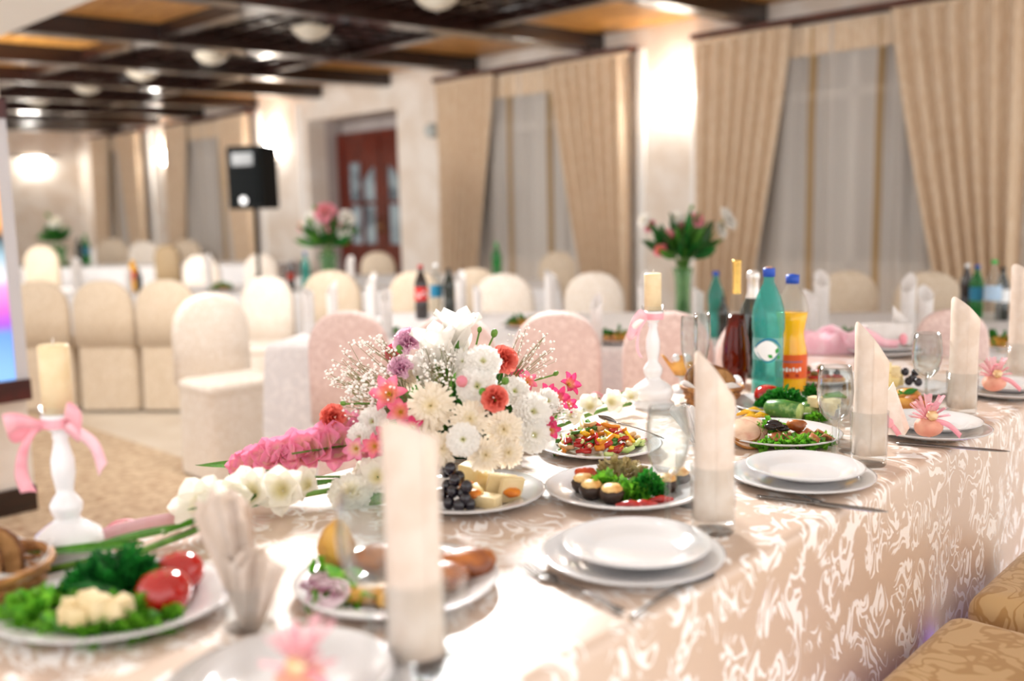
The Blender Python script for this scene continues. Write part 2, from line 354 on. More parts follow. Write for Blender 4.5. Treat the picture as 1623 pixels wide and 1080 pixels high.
for i, (a, b) in enumerate(wins):
    w = struct(obj('window_%d' % (i+1), MB().box(((a+b)/2, WY+.16, 1.68), (b-a-.6, .02, 1.88)), night, smooth=False))
    for xx in (a+.33, (a+b)/2, b-.33): obj('window_frame', MB().box((xx, WY+.13, 1.68), (.06, .06, 1.88)), whitepaint, w, smooth=False)
    for zz in (.78, 2.2, 2.59): obj('window_frame', MB().box(((a+b)/2, WY+.13, zz), (b-a-.6, .06, .06)), whitepaint, w, smooth=False)
    tag(obj('curtain_rail', MB().box(((a+b)/2, WY-.1, RZ+.015), (b-a+.06, .16, .045)), railm, smooth=False), 'dark brown curtain rail over the window ' + wn[i], 'curtain rail', 'curtain rails')
    wl = .92 if i < 2 else .72
    curtain(a, wl, .52 if i < 2 else .34, 1, 'pleated gold drape hanging at the left side of the window ' + wn[i], 7)
    curtain(b, wl*1.05, .42 if i < 2 else .32, -1, 'pleated gold drape hanging at the right side of the window ' + wn[i], 7)
    ts = thing('sheer_curtain', 'grey sheer voile curtain with gold stripes across the window ' + wn[i], 'curtain', ((a+b)/2, WY-.05, 0), 0, 'sheer curtains')
    hw = (b-a)/2-.35
    obj('voile', MB().grid(lambda u, v: ((u*2-1)*hw, .032*math.sin(u*50+1.5*math.sin(u*17)), RZ-.04-v*(RZ-.1)), 150, 6), sheer, ts)
    obj('valance', MB().grid(lambda u, v: ((u*2-1)*hw, -.035+.012*math.sin(u*90), RZ-.03-v*.24), 160, 2), curt, ts)
# door
rd = WY+.5
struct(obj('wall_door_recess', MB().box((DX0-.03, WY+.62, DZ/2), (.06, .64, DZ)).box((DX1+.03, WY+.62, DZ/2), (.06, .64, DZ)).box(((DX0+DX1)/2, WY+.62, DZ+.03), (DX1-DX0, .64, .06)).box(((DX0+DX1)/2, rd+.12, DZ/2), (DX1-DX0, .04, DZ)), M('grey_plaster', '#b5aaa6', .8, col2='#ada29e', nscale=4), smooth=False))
fx0 = DX0+.02; fx1 = DX1-.02; dz = 2.4
door = struct(obj('door_1', MB().box((fx0+.05, rd, dz/2), (.1, .08, dz)).box((fx1-.05, rd, dz/2), (.1, .08, dz)).box(((fx0+fx1)/2, rd, dz-.05), (fx1-fx0-.2, .08, .1)), doorwood, smooth=False))
gl = M('door_glass', '#9fb0b8', .05, col2='#5f6b74', nscale=4, spec=.8)
xm = (fx0+fx1)/2
for s in (-1, 1):
    x0, x1 = (fx0+.1, xm-.01) if s < 0 else (xm+.01, fx1-.1)
    lf = obj('door_leaf', MB().box((x0+.06, rd, dz/2-.05), (.12, .05, dz-.1)).box((x1-.06, rd, dz/2-.05), (.12, .05, dz-.1)).box(((x0+x1)/2, rd, .45), (x1-x0-.24, .05, .9)).box(((x0+x1)/2, rd, dz-.25), (x1-x0-.24, .05, .3)).box(((x0+x1)/2, rd-.005, 1.45), (x1-x0-.24, .06, .05)).box(((x0+x1)/2, rd-.005, 1.2), (.04, .06, 1.6)), doorwood, door, smooth=False)
    obj('pane', MB().box(((x0+x1)/2, rd+.01, 1.45), (x1-x0-.24, .012, 1.1)), gl, lf, smooth=False)
    # arch spandrel
    arc = [((x1 if s < 0 else x0)+s*(-.12)+s*(1)*0 + s*((x1-x0-.24)*(math.sin(a))), 0, 1.5+.5*math.cos(a)) for a in np.linspace(0, PI/2, 9)]
    sp = MB(); n = len(arc); cor = (arc[-1][0], 0, 2.02)
    V = [(p[0], rd-.02, p[2]) for p in arc]+[(cor[0], rd-.02, cor[2])]+[(p[0], rd+.02, p[2]) for p in arc]+[(cor[0], rd+.02, cor[2])]
    Fs = [(n, i, i+1) for i in range(n-1)]+[(2*n+1, n+1+i+1, n+1+i) for i in range(n-1)]+[(i, n+1+i, n+2+i, i+1) for i in range(n-1)]
    obj('arch_spandrel', sp.add(V, Fs), doorwood, lf, smooth=False)
    obj('door_handle', MB().tube([(xm+s*.06, rd-.03, 1.05), (xm+s*.06, rd-.07, 1.05), (xm+s*.06, rd-.07, 1.25), (xm+s*.06, rd-.03, 1.25)], .012), M('brass', '#b89248', .25, metal=1, bump=.01), lf)
    for zz in (1.28, 1.08) if s < 0 else (1.38, 1.2):
        pass
# left pillar wall with lit mirror
LX, LY = -4.35, 1.5
lw = struct(obj('wall_left', MB().box((LX-.15, LY-1.0, 1.3), (.3, 2.0, 2.6)), plaster, smooth=False))
struct(obj('baseboard_left', MB().box((LX+.012, LY-1.0, .06), (.024, 2.0, .12)), darkwood, smooth=False))
scr = bpy.data.materials.new('lit_screen'); scr.use_nodes = True; nt = scr.node_tree; N = nt.nodes; b = N['Principled BSDF']
tcn = N.new('ShaderNodeTexCoord'); sep = N.new('ShaderNodeSeparateXYZ'); nt.links.new(tcn.outputs['Object'], sep.inputs[0])
mr = N.new('ShaderNodeMapRange'); mr.inputs[1].default_value = .6; mr.inputs[2].default_value = 1.7; nt.links.new(sep.outputs['Z'], mr.inputs[0])
rp = N.new('ShaderNodeValToRGB'); cr = rp.color_ramp; cr.elements[0].position = 0; cr.elements[0].color = (*lin('#7fb2f2'), 1); cr.elements[1].position = 1; cr.elements[1].color = (*lin('#d8a070'), 1)
for ps, c in ((.18, '#5f8ff0'), (.22, '#9a50d0'), (.27, '#c060c0'), (.36, '#d890c8'), (.40, '#d8d4dc'), (.48, '#8fb0c0'), (.55, '#40484c'), (.6, '#e0a060')):
    e = cr.elements.new(ps); e.color = (*lin(c), 1)
nt.links.new(mr.outputs[0], rp.inputs[0]); nt.links.new(rp.outputs[0], b.inputs['Emission Color']); b.inputs['Emission Strength'].default_value = .55; nt.links.new(rp.outputs[0], b.inputs['Base Color'])
fr = thing('wall_screen', 'screen glowing pink, violet and blue in a dark red frame at left edge', 'screen', (LX+.02, LY-.75, 0))
obj('display', MB().box((.01, .0, 1.15), (.02, 1.4, 1.1)), scr, fr, smooth=False)
redw = M('dark_red_wood', '#4c1712', .35, col2='#36100c', nscale=10)
obj('bottom_rail', MB().box((.02, .0, .555), (.06, 1.5, .09)), redw, fr, smooth=False)
obj('top_rail', MB().box((.02, .0, 1.74), (.06, 1.5, .08)), redw, fr, smooth=False)
obj('side_rail', MB().box((.015, .725, 1.15), (.03, .05, 1.1)), M('grey_trim', '#c9c8cc', .5, bump=.05), fr, smooth=False)

# ------------------------------------------------------------------ chairs
def outline(w, h, zb, n=14, flare=1.0):
    r = w/2; pts = [(-r*flare, zb), (-r, zb+(h-zb)*.45)]
    ht = min(w*.52, .26)
    for a in np.linspace(PI, 0, n): pts.append((r*math.copysign(abs(math.cos(a))**.85, math.cos(a)), h-ht+ht*math.sin(a)**.9))
    pts += [(r, zb+(h-zb)*.45), (r*flare, zb)]
    return pts
CH = {}
def chair_meshes(w, h):
    k = (round(w, 3), round(h, 3))
    if k in CH: return CH[k]
    o = outline(w, h, .45); cx0, cz0 = 0, .45+(h-.45)*.5
    rings = []
    for y, s in ((0, .90), (.006, .96), (.018, 1), (.05, 1), (.062, .96), (.068, .90)):
        rings.append([((x-cx0)*s+cx0, y, (z-cz0)*s+cz0 if z > .46 else z) for x, z in o])
    back = MB().loft(rings)
    seat = MB().rbox((0, .2, .455), (w*1.0, .34, .07), .028)
    sk = MB(); N_ = 72; rg = []
    for v in np.linspace(0, 1, 6):
        ring = []
        for j in range(N_):
            a = 2*PI*j/N_; c, s_ = math.cos(a), math.sin(a); q = max(abs(c), abs(s_)); 
            e = 8; rr = 1/((abs(c)**e+abs(s_)**e)**(1/e))
            fl = 1+.03*v; pl = 1+.018*v*math.sin(j*1.9+1)
            ring.append((c*rr*w*.49*fl*pl, .188+s_*rr*.175*fl*pl, .45-v*.43))
        rg.append(ring)
    sk.loft(rg, cap=False)
    CH[k] = (back.mesh('back_cover'), seat.mesh('seat_cover'), sk.mesh('skirt')); return CH[k]
def chair(loc, face, w, h, mat, label, group):
    rz = math.atan2(face[1], face[0])-PI/2
    t = thing('banquet_chair', label, 'chair', (loc[0], loc[1], 0), rz, group)
    for nm, me in zip(('back_cover', 'seat_cover', 'skirt'), chair_meshes(w, h)):
        me2 = CH.setdefault((nm, w, h, mat.name), None)
        if me2 is None:
            me2 = me.copy(); me2.materials.clear(); me2.materials.append(mat); CH[(nm, w, h, mat.name)] = me2
        obj(nm, me2, mat, t)
    return t
eB = Vector((.849, .529)); nB = Vector((-.529, .849))
eC = Vector((.76, .65)); nC = Vector((-.65, .76))
def chair_at(px, py, ztop, face, w, mat, label, group):
    p = P(px, py, ztop); return chair((p.x, p.y), face, w, ztop, mat, label, group)
gp = 'painted pink-lit chairs behind the head table'
for px, py, lab in [(545, 494, 'painted pink-lit covered banquet chair back left of the flower centrepiece'), (712, 500, 'painted pink-lit covered chair back hidden behind the white lilies'),
                (880, 495, 'painted pink-lit covered banquet chair back right of the flower centrepiece'), (1058, 495, 'painted pink-lit covered chair back behind the tall candlestick by the bottles'), (1212, 499, 'painted pink-lit chair back hidden behind the group of bottles')]:
    chair_at(px, py, .90, nB, .33, chairpinklit, lab, gp)
chair_at(1514, 492, .90, nB, .24, chairpinklit, 'painted pink-lit chair back between the wine glass and far bottles at right', gp)
gt = 'tan chairs in the left row'
for px, py, lab in [(72, 438, 'beige brocade chair back nearest the left edge, above the candle'), (173, 436, 'beige brocade chair back second from the left edge'), (272, 433, 'beige brocade chair back beside the white rumpled chair')]:
    q = P(px, 655, 0); p = Vector((q.x, q.y)); d = (Vector((p.x, p.y, 0))-CP)
    chair(p, nC, .41, .885, chairtan, lab, gt)
q = P(343, 738, 0)
chair((q.x, q.y), Vector((1, -.05)), .40, .90, chairwhite, 'ivory covered chair standing turned with its seat toward the flowers', 'ivory chairs')
chair_at(425, 437, .90, Vector((.5, -.6)), .34, chairwhite, 'ivory covered chair just behind the turned ivory chair', 'ivory chairs')
gf = 'chairs at the window side'
for px, py, zt, fc, w, mt, lab in [
    (1342, 428, .90, -nB, .34, chairtan, 'cream chair facing us, left one of the pair under the right window'),
    (1470, 429, .90, -nB, .36, chairtan, 'cream chair facing us, right one of the pair under the right window'),
    (943, 431, .90, -nB, .37, chairwhite, 'ivory chair facing us, right of the middle window centre'),
    (800, 433, .90, -nB, .38, chairwhite, 'ivory chair facing us below the green bottle'),
    (752, 425, .92, nC, .28, chairtan, 'tan chair back below the middle window left drape'),
    (655, 430, .92, nC, .33, chairtan, 'tan chair back behind the dark cola bottle'),
    (522, 429, .92, nC, .40, chairtan, 'tan chair back below the vase of pink flowers'),
    (415, 402, .90, -nC, .36, chairwhite, 'ivory chair under the loudspeaker stand'),
    (320, 404, .90, -nC, .40, chairwhite, 'ivory chair left of the loudspeaker in far row')]:
    chair_at(px, py, zt, fc, w, mt, lab, gf)
for px, py, D, fc, w, mt, lab in [
    (884, 399, 8.6, -nB, .34, chairtan, 'tan chair in front of the right drape of the middle window'),
    (600, 399, 9.5, -nB, .36, chairtan, 'tan chair facing us in front of the wooden door'),
    (262, 388, 11, nC, .30, chairbrown, 'dark taupe chair back in the far tables'),
    (296, 380, 14, -nC, .42, chairtan, 'beige chair just right of the taupe chair back'),
    (228, 382, 13, -nC, .42, chairwhite, 'ivory chair beyond the yellow bottle'),
    (62, 390, 10.5, nC, .40, chairtan, 'beige chair back far at the left edge'),
    (180, 378, 14, -nC, .46, chairtan, 'beige chair facing us at far table by drapes')]:
    p = PD(px, py, D); chair((p.x, p.y), fc, w, p.z, mt, lab, gf)
for Y, lab in ((2.12, 'gold brocade chair seat pushed to the head table, upper one'), (1.62, 'gold brocade chair seat pushed to the head table, at bottom right')):
    t = thing('banquet_chair', lab, 'chair', (-.36, Y, 0), PI/2, 'gold chairs at the head table')
    obj('seat_cover', MB().rbox((0, .0, .44), (.42, .46, .11), .045, 5), chairgold, t)
    obj('skirt', MB().lathe([(.205, .41), (.215, .25), (.23, .03)], 40, sx=1, sy=1.08), chairgold, t)
    bk = MB(); o = outline(.44, .95, .4); bk.loft([[(x*s, y-.3, .4+(z-.4)*s) for x, z in o] for y, s in ((0, .93), (.012, 1), (.05, 1), (.062, .93))]); obj('back_cover', bk, chairgold, t)

# ------------------------------------------------------------------ tables
def uvcloth(me, us, vs_):
    uv = me.uv_layers.new(name='UVMap')
    for l in me.loops: uv.data[l.index].uv = (us[l.vertex_index], vs_[l.vertex_index])
TZ = .77
def cloth_head():
    x0, x1, y0, y1 = -1.5, -.64, -.35, 3.2; r = .018
    prof = []  # (x,z,arc)
    for z in np.linspace(.1, TZ-r, 10): prof.append((x0, z, 0))
    for a in np.linspace(0, PI/2, 5)[1:]: prof.append((x0+r-r*math.cos(a), TZ-r+r*math.sin(a), 1))
    for x in np.linspace(x0+r, x1-r, 9)[1:]: prof.append((x, TZ, 2))
    for a in np.linspace(0, PI/2, 5)[1:]: prof.append((x1-r+r*math.sin(a), TZ-r+r*math.cos(a), 3))
    for z in np.linspace(TZ-r, .1, 12)[1:]: prof.append((x1, z, 4))
    arc = [0]
    for i in range(1, len(prof)): arc.append(arc[-1]+math.hypot(prof[i][0]-prof[i-1][0], prof[i][1]-prof[i-1][1]))
    ny = 130; V = []; us = []; vv = []
    for j in range(ny+1):
        y = y0+(y1-y0)*j/ny
        for (x, z, k), s in zip(prof, arc):
            dx = 0
            if k in (0, 4):
                d = (TZ-z); dx = (.022*math.sin(y*9+2*math.sin(y*3))*d/.7+.03*d)*(1 if k == 4 else -1)
            V.append((x+dx, y, z)); us.append(y); vv.append(s)
    n = len(prof)
    Fc = [(j*n+i, (j+1)*n+i, (j+1)*n+i+1, j*n+i+1) for j in range(ny) for i in range(n-1)]
    # end drop
    base = ny*n; tops = [i for i, q in enumerate(prof)]
    mb = MB(); mb.add(V, Fc)
    for end, yy, sg in ((ny*n, y1, 1), (0, y0, -1)):
        st = len(mb.v)
        topi = [i for i, q in enumerate(prof) if q[2] in (1, 2, 3)]
        for i in topi:
            x, z, k = prof[i]
            for q in range(7): mb.v.append((x, yy+sg*.03*q/6, TZ-.0-(TZ-.1)*q/6 if q else z)); us.append(yy+.1*q); vv.append(arc[i])
        for i in range(len(topi)-1):
            for q in range(6): mb.f.append((st+i*7+q, st+i*7+q+1, st+(i+1)*7+q+1, st+(i+1)*7+q))
    me = mb.mesh('tablecloth'); uvcloth(me, us, vv); return me
def damask(name, base, pat, sc):
    m = bpy.data.materials.new(name); m.use_nodes = True; nt = m.node_tree; N = nt.nodes; L = nt.links; b = N['Principled BSDF']
    tc = N.new('ShaderNodeTexCoord'); mp = N.new('ShaderNodeMapping'); L.new(tc.outputs['UV'], mp.inputs[0])
    nz0 = N.new('ShaderNodeTexNoise'); nz0.noise_dimensions = '2D'; nz0.inputs['Scale'].default_value = sc; nz0.inputs['Detail'].default_value = .6; nz0.inputs['Distortion'].default_value = 2.2
    mp.inputs['Scale'].default_value = (1.5, 1.0, 1)
    L.new(mp.outputs[0], nz0.inputs['Vector'])
    mul = N.new('ShaderNodeMath'); mul.operation = 'MULTIPLY'; mul.inputs[1].default_value = 16; L.new(nz0.outputs['Fac'], mul.inputs[0])
    sn = N.new('ShaderNodeMath'); sn.operation = 'SINE'; L.new(mul.outputs[0], sn.inputs[0])
    nz2 = N.new('ShaderNodeTexNoise'); nz2.noise_dimensions = '2D'; nz2.inputs['Scale'].default_value = sc*1.3; nz2.inputs['Detail'].default_value = 0
    mp2 = N.new('ShaderNodeMapping'); mp2.inputs['Location'].default_value = (3, 7, 0); L.new(tc.outputs['UV'], mp2.inputs[0]); L.new(mp2.outputs[0], nz2.inputs['Vector'])
    thr = N.new('ShaderNodeMapRange'); thr.inputs[1].default_value = .35; thr.inputs[2].default_value = .6; thr.inputs[3].default_value = -.6; thr.inputs[4].default_value = .5; L.new(nz2.outputs['Fac'], thr.inputs[0])
    ad = N.new('ShaderNodeMath'); ad.operation = 'ADD'; L.new(sn.outputs[0], ad.inputs[0]); L.new(thr.outputs[0], ad.inputs[1])
    st = N.new('ShaderNodeMapRange'); st.inputs[1].default_value = .55; st.inputs[2].default_value = .75; L.new(ad.outputs[0], st.inputs[0])
    mx = N.new('ShaderNodeMix'); mx.data_type = 'RGBA'; mx.inputs[6].default_value = (*lin(base), 1); mx.inputs[7].default_value = (*lin(pat), 1); L.new(st.outputs[0], mx.inputs[0]); L.new(mx.outputs[2], b.inputs['Base Color'])
    rr = N.new('ShaderNodeMapRange'); rr.inputs[3].default_value = .40; rr.inputs[4].default_value = .26; cw_ = N.new('ShaderNodeMapRange'); cw_.inputs[3].default_value = 1.0; cw_.inputs[4].default_value = .1; L.new(st.outputs[0], cw_.inputs[0]); L.new(cw_.outputs[0], b.inputs['Coat Weight']); b.inputs['Coat Roughness'].default_value = .34; L.new(st.outputs[0], rr.inputs[0]); L.new(rr.outputs[0], b.inputs['Roughness'])
    sp = N.new('ShaderNodeMapRange'); sp.inputs[3].default_value = .3; sp.inputs[4].default_value = .4; L.new(st.outputs[0], sp.inputs[0]); L.new(sp.outputs[0], b.inputs['Specular IOR Level'])
    bn = N.new('ShaderNodeBump'); bn.inputs['Strength'].default_value = .25; bn.inputs['Distance'].default_value = .002; L.new(st.outputs[0], bn.inputs['Height']); L.new(bn.outputs[0], b.inputs['Normal'])
    return m
dam = damask('satin_damask', '#ccb4a1', '#f7f2ee', 13)
me = cloth_head(); me.materials.append(dam)
o = bpy.data.objects.new('tablecloth', me); COL.objects.link(o); tag(o, 'shiny ivory scroll-pattern satin tablecloth on the head table', 'tablecloth')
t = thing('banquet_table', 'long head table under the shiny patterned satin cloth', 'table', (-1.07, 1.42, 0))
obj('tabletop', MB().box((0, 0, TZ-.025), (.82, 3.48, .03)), darkwood, t, smooth=False)
for sx in (-.36, .36):
    for sy in (-1.5, 0, 1.5): obj('leg', MB().box((sx, sy, .365), (.05, .05, .73)), darkwood, t, smooth=False)
BZ = .72
def guest_table(c, hw, hl, rz, label, lab2):
    n = 24; rings = []; per = []
    for (z, off) in ((BZ, -.0), (BZ-.004, .004), (BZ-.02, .01), (.45, .025), (.03, .04)):
        ring = []
        for i in range(4):
            cs = [(hl, -hw), (hl, hw), (-hl, hw), (-hl, -hw)]; a, b2 = cs[i], cs[(i+1) % 4]
            for k in range(n):
                u = k/n; x = a[0]+(b2[0]-a[0])*u; y = a[1]+(b2[1]-a[1])*u
                wv_ = 1+(.012*math.sin(k*1.7) if z < .5 else 0)
                ring.append(((x+math.copysign(off, x))*wv_, (y+math.copysign(off, y))*wv_, z))
        rings.append(ring)
    mb = MB().loft(rings, cap=False); mb.f.append(tuple(range(4*n)))
    tag(obj('tablecloth', mb, clothB, loc=(c[0], c[1], 0), rot=rz, smooth=False), label, 'tablecloth', 'guest tablecloths')
    t = thing('guest_table', lab2, 'table', (c[0], c[1], 0), rz, 'guest tables')
    obj('tabletop', MB().box((0, 0, BZ-.025), (2*hl-.04, 2*hw-.04, .03)), darkwood, t, smooth=False)
    for sx in (-1, 1):
        for sy in (-1, 1): obj('leg', MB().box((sx*(hl-.12), sy*(hw-.12), .34), (.05, .05, .68)), darkwood, t, smooth=False)
def ctr(e, n, ev, nv): return (e.x*ev+n.x*nv, e.y*ev+n.y*nv)
aB = math.atan2(eB.y, eB.x); aC = math.atan2(eC.y, eC.x)
guest_table(ctr(eB, nB, .09, 4.46), .66, 1.95, aB, 'white tablecloth of the guest table behind the painted pink-lit chairs', 'guest table behind the painted pink-lit chairs')
guest_table(ctr(eC, nC, -2.15, 7.35), .55, 2.15, aC, 'white tablecloth of the table behind the beige chair row', 'guest table behind the beige chair row')
guest_table(ctr(eC, nC, -1.7, 8.6), .36, .72, aC, 'white tablecloth of the table below the wooden door', 'guest table below the wooden door')
guest_table(ctr(eC, nC, -5.3, 11.85), .5, 1.9, aC, 'white tablecloth of the farthest table by the end wall', 'guest table farthest down the hall')

# ------------------------------------------------------------------ loudspeaker
p = PD(402, 282, 9.2)
blackp = M('black_speaker_plastic', '#060a0c', .7, col2='#040708', spec=.25, nscale=40, bump=.1, bscale=400)
t = thing('loudspeaker', 'black loudspeaker cabinet on a pole stand near the door', 'loudspeaker', (p.x, p.y, p.z), TH-.35)
prof = [(-.2, -.15), (.2, -.15), (.17, .17), (-.17, .17)]
obj('cabinet', MB().loft([[(x*s, y*s, z) for x, y in prof] for z, s in ((-.3, .97), (-.28, 1), (.28, 1), (.3, .97))]), blackp, t, smooth=False, bevel=.015)
obj('grille', MB().rbox((0, -.155, .0), (.34, .02, .52), .008), M('speaker_grille', '#070c0e', .8, spec=.2, bump=.6, bscale=500), t)
obj('horn', MB().box((0, -.166, .17), (.24, .012, .12)), M('horn_black', '#0f1a1e', .3, bump=.02), t, smooth=False)
obj('badge', MB().lathe([(.001, -.004), (.04, -.004), (.04, .004), (.001, .004)], 16), M('glowing_badge', '#e8e8e8', .2, metal=.3, emis='#ffffff', es=.6), t, loc=(-.01, -.17, -.22), rot=(PI/2, 0, 0))  # badge made to glow: its bright glint is put into the material
st = thing('speaker_stand', 'thin black tripod pole carrying the loudspeaker', 'stand', (p.x, p.y, 0))
obj('pole', MB().tube([(0, 0, .1), (0, 0, p.z-.3)], .02), blackp, st)
for k in range(3):
    a = k*2*PI/3; obj('leg', MB().tube([(0, 0, .75), (.4*math.cos(a), .4*math.sin(a), .012)], .012), blackp, st)

# ------------------------------------------------------------------ tableware builders
def plate_mesh(r, h=.018, sx=1, sy=1):
    return MB().lathe([(.001, .004), (r*.55, .004), (r*.62, .006), (r*.72, .012), (r*.97, h), (r, h-.0005), (r*.99, h-.003), (r*.72, .006), (r*.6, 0), (.001, 0)], 48, sx=sx, sy=sy)
PL = {}
def plate(x, y, z, r, name, label, group=None, sx=1, sy=1, rz=0):
    k = (r, sx, sy)
    if k not in PL: PL[k] = plate_mesh(r, .02, sx, sy).mesh('plate')
    o = obj(name, PL[k], china, loc=(x, y, z), rot=rz); return tag(o, label, 'plate', group)
wineprof = [(.001, .0), (.032, .001), (.033, .003), (.012, .007), (.005, .016), (.0042, .03), (.0042, .075), (.006, .083), (.015, .09), (.026, .103), (.0325, .125), (.034, .145), (.032, .17), (.0285, .193),
            (.0279, .193), (.0312, .17), (.0330, .145), (.0315, .125), (.0252, .105), (.014, .093), (.001, .0885)]
wine = MB().lathe(wineprof, 32).mesh('wine_glass'); wine.materials.append(stemglass)
tumprof = [(.001, .0), (.031, 0), (.033, .003), (.0355, .105), (.0345, .105), (.0322, .012), (.031, .01), (.001, .009)]
tumb = MB().lathe(tumprof, 32).mesh('tumbler'); tumb.materials.append(glass)
def napkin_mesh(h, r, peak, drop, turns=1.35, lean=0):
    def fn(u, v):
        a = peak+PI+(u-.5)*2*PI*turns; rr = r*(1-.07*(1-u))*(1+.05*math.sin(3*a))
        d = (1-math.cos(a-peak))/2
        top = h-drop*d**.8-(.012 if u < .2 else 0)
        z = .012+(top-.012)*v
        rr *= 1-.04*math.sin(v*PI)
        return (rr*math.cos(a)+lean*z, rr*math.sin(a), z)
    return MB().grid(fn, 48, 10)
def napkin(x, y, z, h, r, peak, drop, label, group, mat, name='napkin_roll', tum=True, tlabel=None):
    o = obj(name, napkin_mesh(h, r, peak, drop), mat, loc=(x, y, z+(.0105 if tum else 0)), solid=.0016); tag(o, label, 'napkin', group)
    if tum: tag(obj('tumbler', tumb, glass, loc=(x, y, z)), tlabel, 'glass', 'tumblers on the head table')
def fork_mb():
    mb = MB(); L = .19
    mb.grid(lambda u, v: ((v-.5)*(.006+.004*abs(u-.3)+(.006 if u < .1 else 0)), u*.125, .004+.004*math.sin(u*PI)), 12, 2)
    mb.grid(lambda u, v: ((v-.5)*(.008+.016*math.sin(min(u*1.3, 1)*PI/2)), .125+u*.03, .004+.002*(v-.5)**2*4), 5, 4)
    for k in range(4):
        x = (k-1.5)*.0064; mb.grid(lambda u, v: (x+(v-.5)*.0034*(1-.5*u), .153+u*.042, .004+.006*u*u), 4, 1)
    return mb
def spoon_mb():
    mb = MB(); mb.grid(lambda u, v: ((v-.5)*(.006+.004*abs(u-.3)), u*.14, .004+.004*math.sin(u*PI)), 12, 2)
    mb.grid(lambda u, v: (.019*math.sin(u*PI)**.7*(v*2-1), .135+u*.06, .005+.006*((v*2-1)**2-.6)*math.sin(u*PI)), 10, 8); return mb
forkm = fork_mb().mesh('fork'); spoonm = spoon_mb().mesh('knife')
knifem = MB().grid(lambda u, v: ((v-.5)*(.010 if u < .45 else .018*(1-max(0, (u-.85)/.15)**2)), u*.21, .004), 16, 2).mesh('knife')
def cutlery(me, x, y, rz, name, label):
    o = obj(name, me, steel, loc=(x, y, TZ), rot=rz, solid=.0015); return tag(o, label, 'cutlery', 'head table cutlery')

# place settings along the +X side of the head table
where = {0: 'at the front edge by the bottom frame', 1: 'nearest full setting', 2: 'second full setting', 3: 'setting with the place card', 4: 'farthest setting at right edge'}
SY = [.47, 1.04, 1.56, 2.07, 2.60]; pxs = [(480, 1070), (1003, 893), (1270, 765), (1470, 688), (1592, 626)]
for i, Y in enumerate(SY):
    c = P(*pxs[i], TZ) if i else Vector((-.80, .50, TZ))
    plate(c.x, c.y, TZ, .128, 'dinner_plate', 'white china dinner plate under a smaller one, ' + where[i], 'dinner plates on the head table')
    plate(c.x+.004, c.y+.004, TZ+.0145, .104, 'side_plate', 'smaller white china plate stacked on top, ' + where[i], 'side plates on the head table')
naps = [(662, 1066, 668, -1.3, .035, .033), (1130, 846, 566, -1.95, .085, .033), (1376, 740, 520, -2.15, .085, .034), (1523, 664, 480, -2.1, .06, .034), (1614, 606, 428, -2.0, .05, .034)]
nw = ['tall foreground napkin roll beside the wine glass, blurred', 'tall napkin roll behind the nearest empty plates', 'tall slanted napkin roll right of the bottles', 'tall napkin roll behind the pink favour and place card', 'tall napkin roll cut by the right frame edge']
for i, (px, yb, yt, pk, dr, r) in enumerate(naps):
    b = P(px, yb-4, TZ); D = depth(b); h = (yb-yt)*D/F*1.0
    napkin(b.x, b.y, TZ, h, r*.93, pk, dr, 'ivory ' + nw[i], 'napkin rolls on the head table', napk, tlabel='clear tumbler holding the ' + nw[i].split(' napkin')[0] + ' napkin, ' + where[i])
for px, py, lab in [(590, 1046, 'clear wine glass in the foreground left of the big napkin'), (1058, 838, 'clear wine glass in front of the mushroom plate'), (1321, 738, 'clear wine glass beside the ham plate'), (1466, 655, 'clear wine glass behind the pink favour')]:
    b = P(px, py, TZ); tag(obj('wine_glass', wine, stemglass, loc=b), lab, 'glass', 'wine glasses on the head table')
for px, py, lab in [(700, 1040, 'clear tumbler behind the foreground napkin'), (1100, 800, 'clear empty tumbler behind the first napkin roll'), (1352, 716, 'clear empty tumbler behind the second napkin roll'), (1487, 652, 'clear empty tumbler beside the pink favour')]:
    b = P(px, py, TZ); tag(obj('tumbler', tumb, glass, loc=b, scale=.9), lab, 'glass', 'tumblers on the head table')
def cut_px(me, a, b, name, label):
    A = P(*a, TZ); B = P(*b, TZ); d = B-A; cutlery(me, A.x, A.y, math.atan2(d.y, d.x)-PI/2, name, label)
cut_px(forkm, (985, 975), (825, 900), 'fork', 'steel fork left of the nearest empty plates')
cut_px(forkm, (1300, 800), (1160, 762), 'fork', 'steel fork left of the second empty plates')
cut_px(spoonm, (1000, 985), (1150, 895), 'spoon', 'steel spoon right of the nearest empty plates')
cut_px(knifem, (1200, 790), (1330, 806), 'knife', 'steel knife in front of the second empty plates')
cut_px(knifem, (1420, 705), (1510, 712), 'knife', 'steel knife in front of the place card plate')

# ------------------------------------------------------------------ flower meshes (unit radius, facing +Z)
def petal_fn(L, Wd, el0, el1, az, r0=.05, cup=.3, tip=1.0, ruff=0, zoff=0, seed=0):
    ca, sa = math.cos(az), math.sin(az)
    def fn(u, v):
        # walk along the petal, elevation bends from el0 to el1
        n = 6; x = r0; z = zoff; st = u/n
        for k in range(n):
            e = el0+(el1-el0)*(k+.5)/n*u; x += L*st*math.cos(e); z += L*st*math.sin(e)
        w = Wd*math.sin(PI*min(1, .08+u*.92*tip))**.6*(v-.5) if u > 0 else Wd*.25*(v-.5)
        e = el0+(el1-el0)*u; c = cup*Wd*((v-.5)*2)**2
        rz = ruff*math.sin(v*14+seed+u*3)*u
        x2 = x-c*math.sin(e)+rz*.5; z2 = z+c*math.cos(e)+rz
        return (x2*ca-w*sa, x2*sa+w*ca, z2)
    return fn
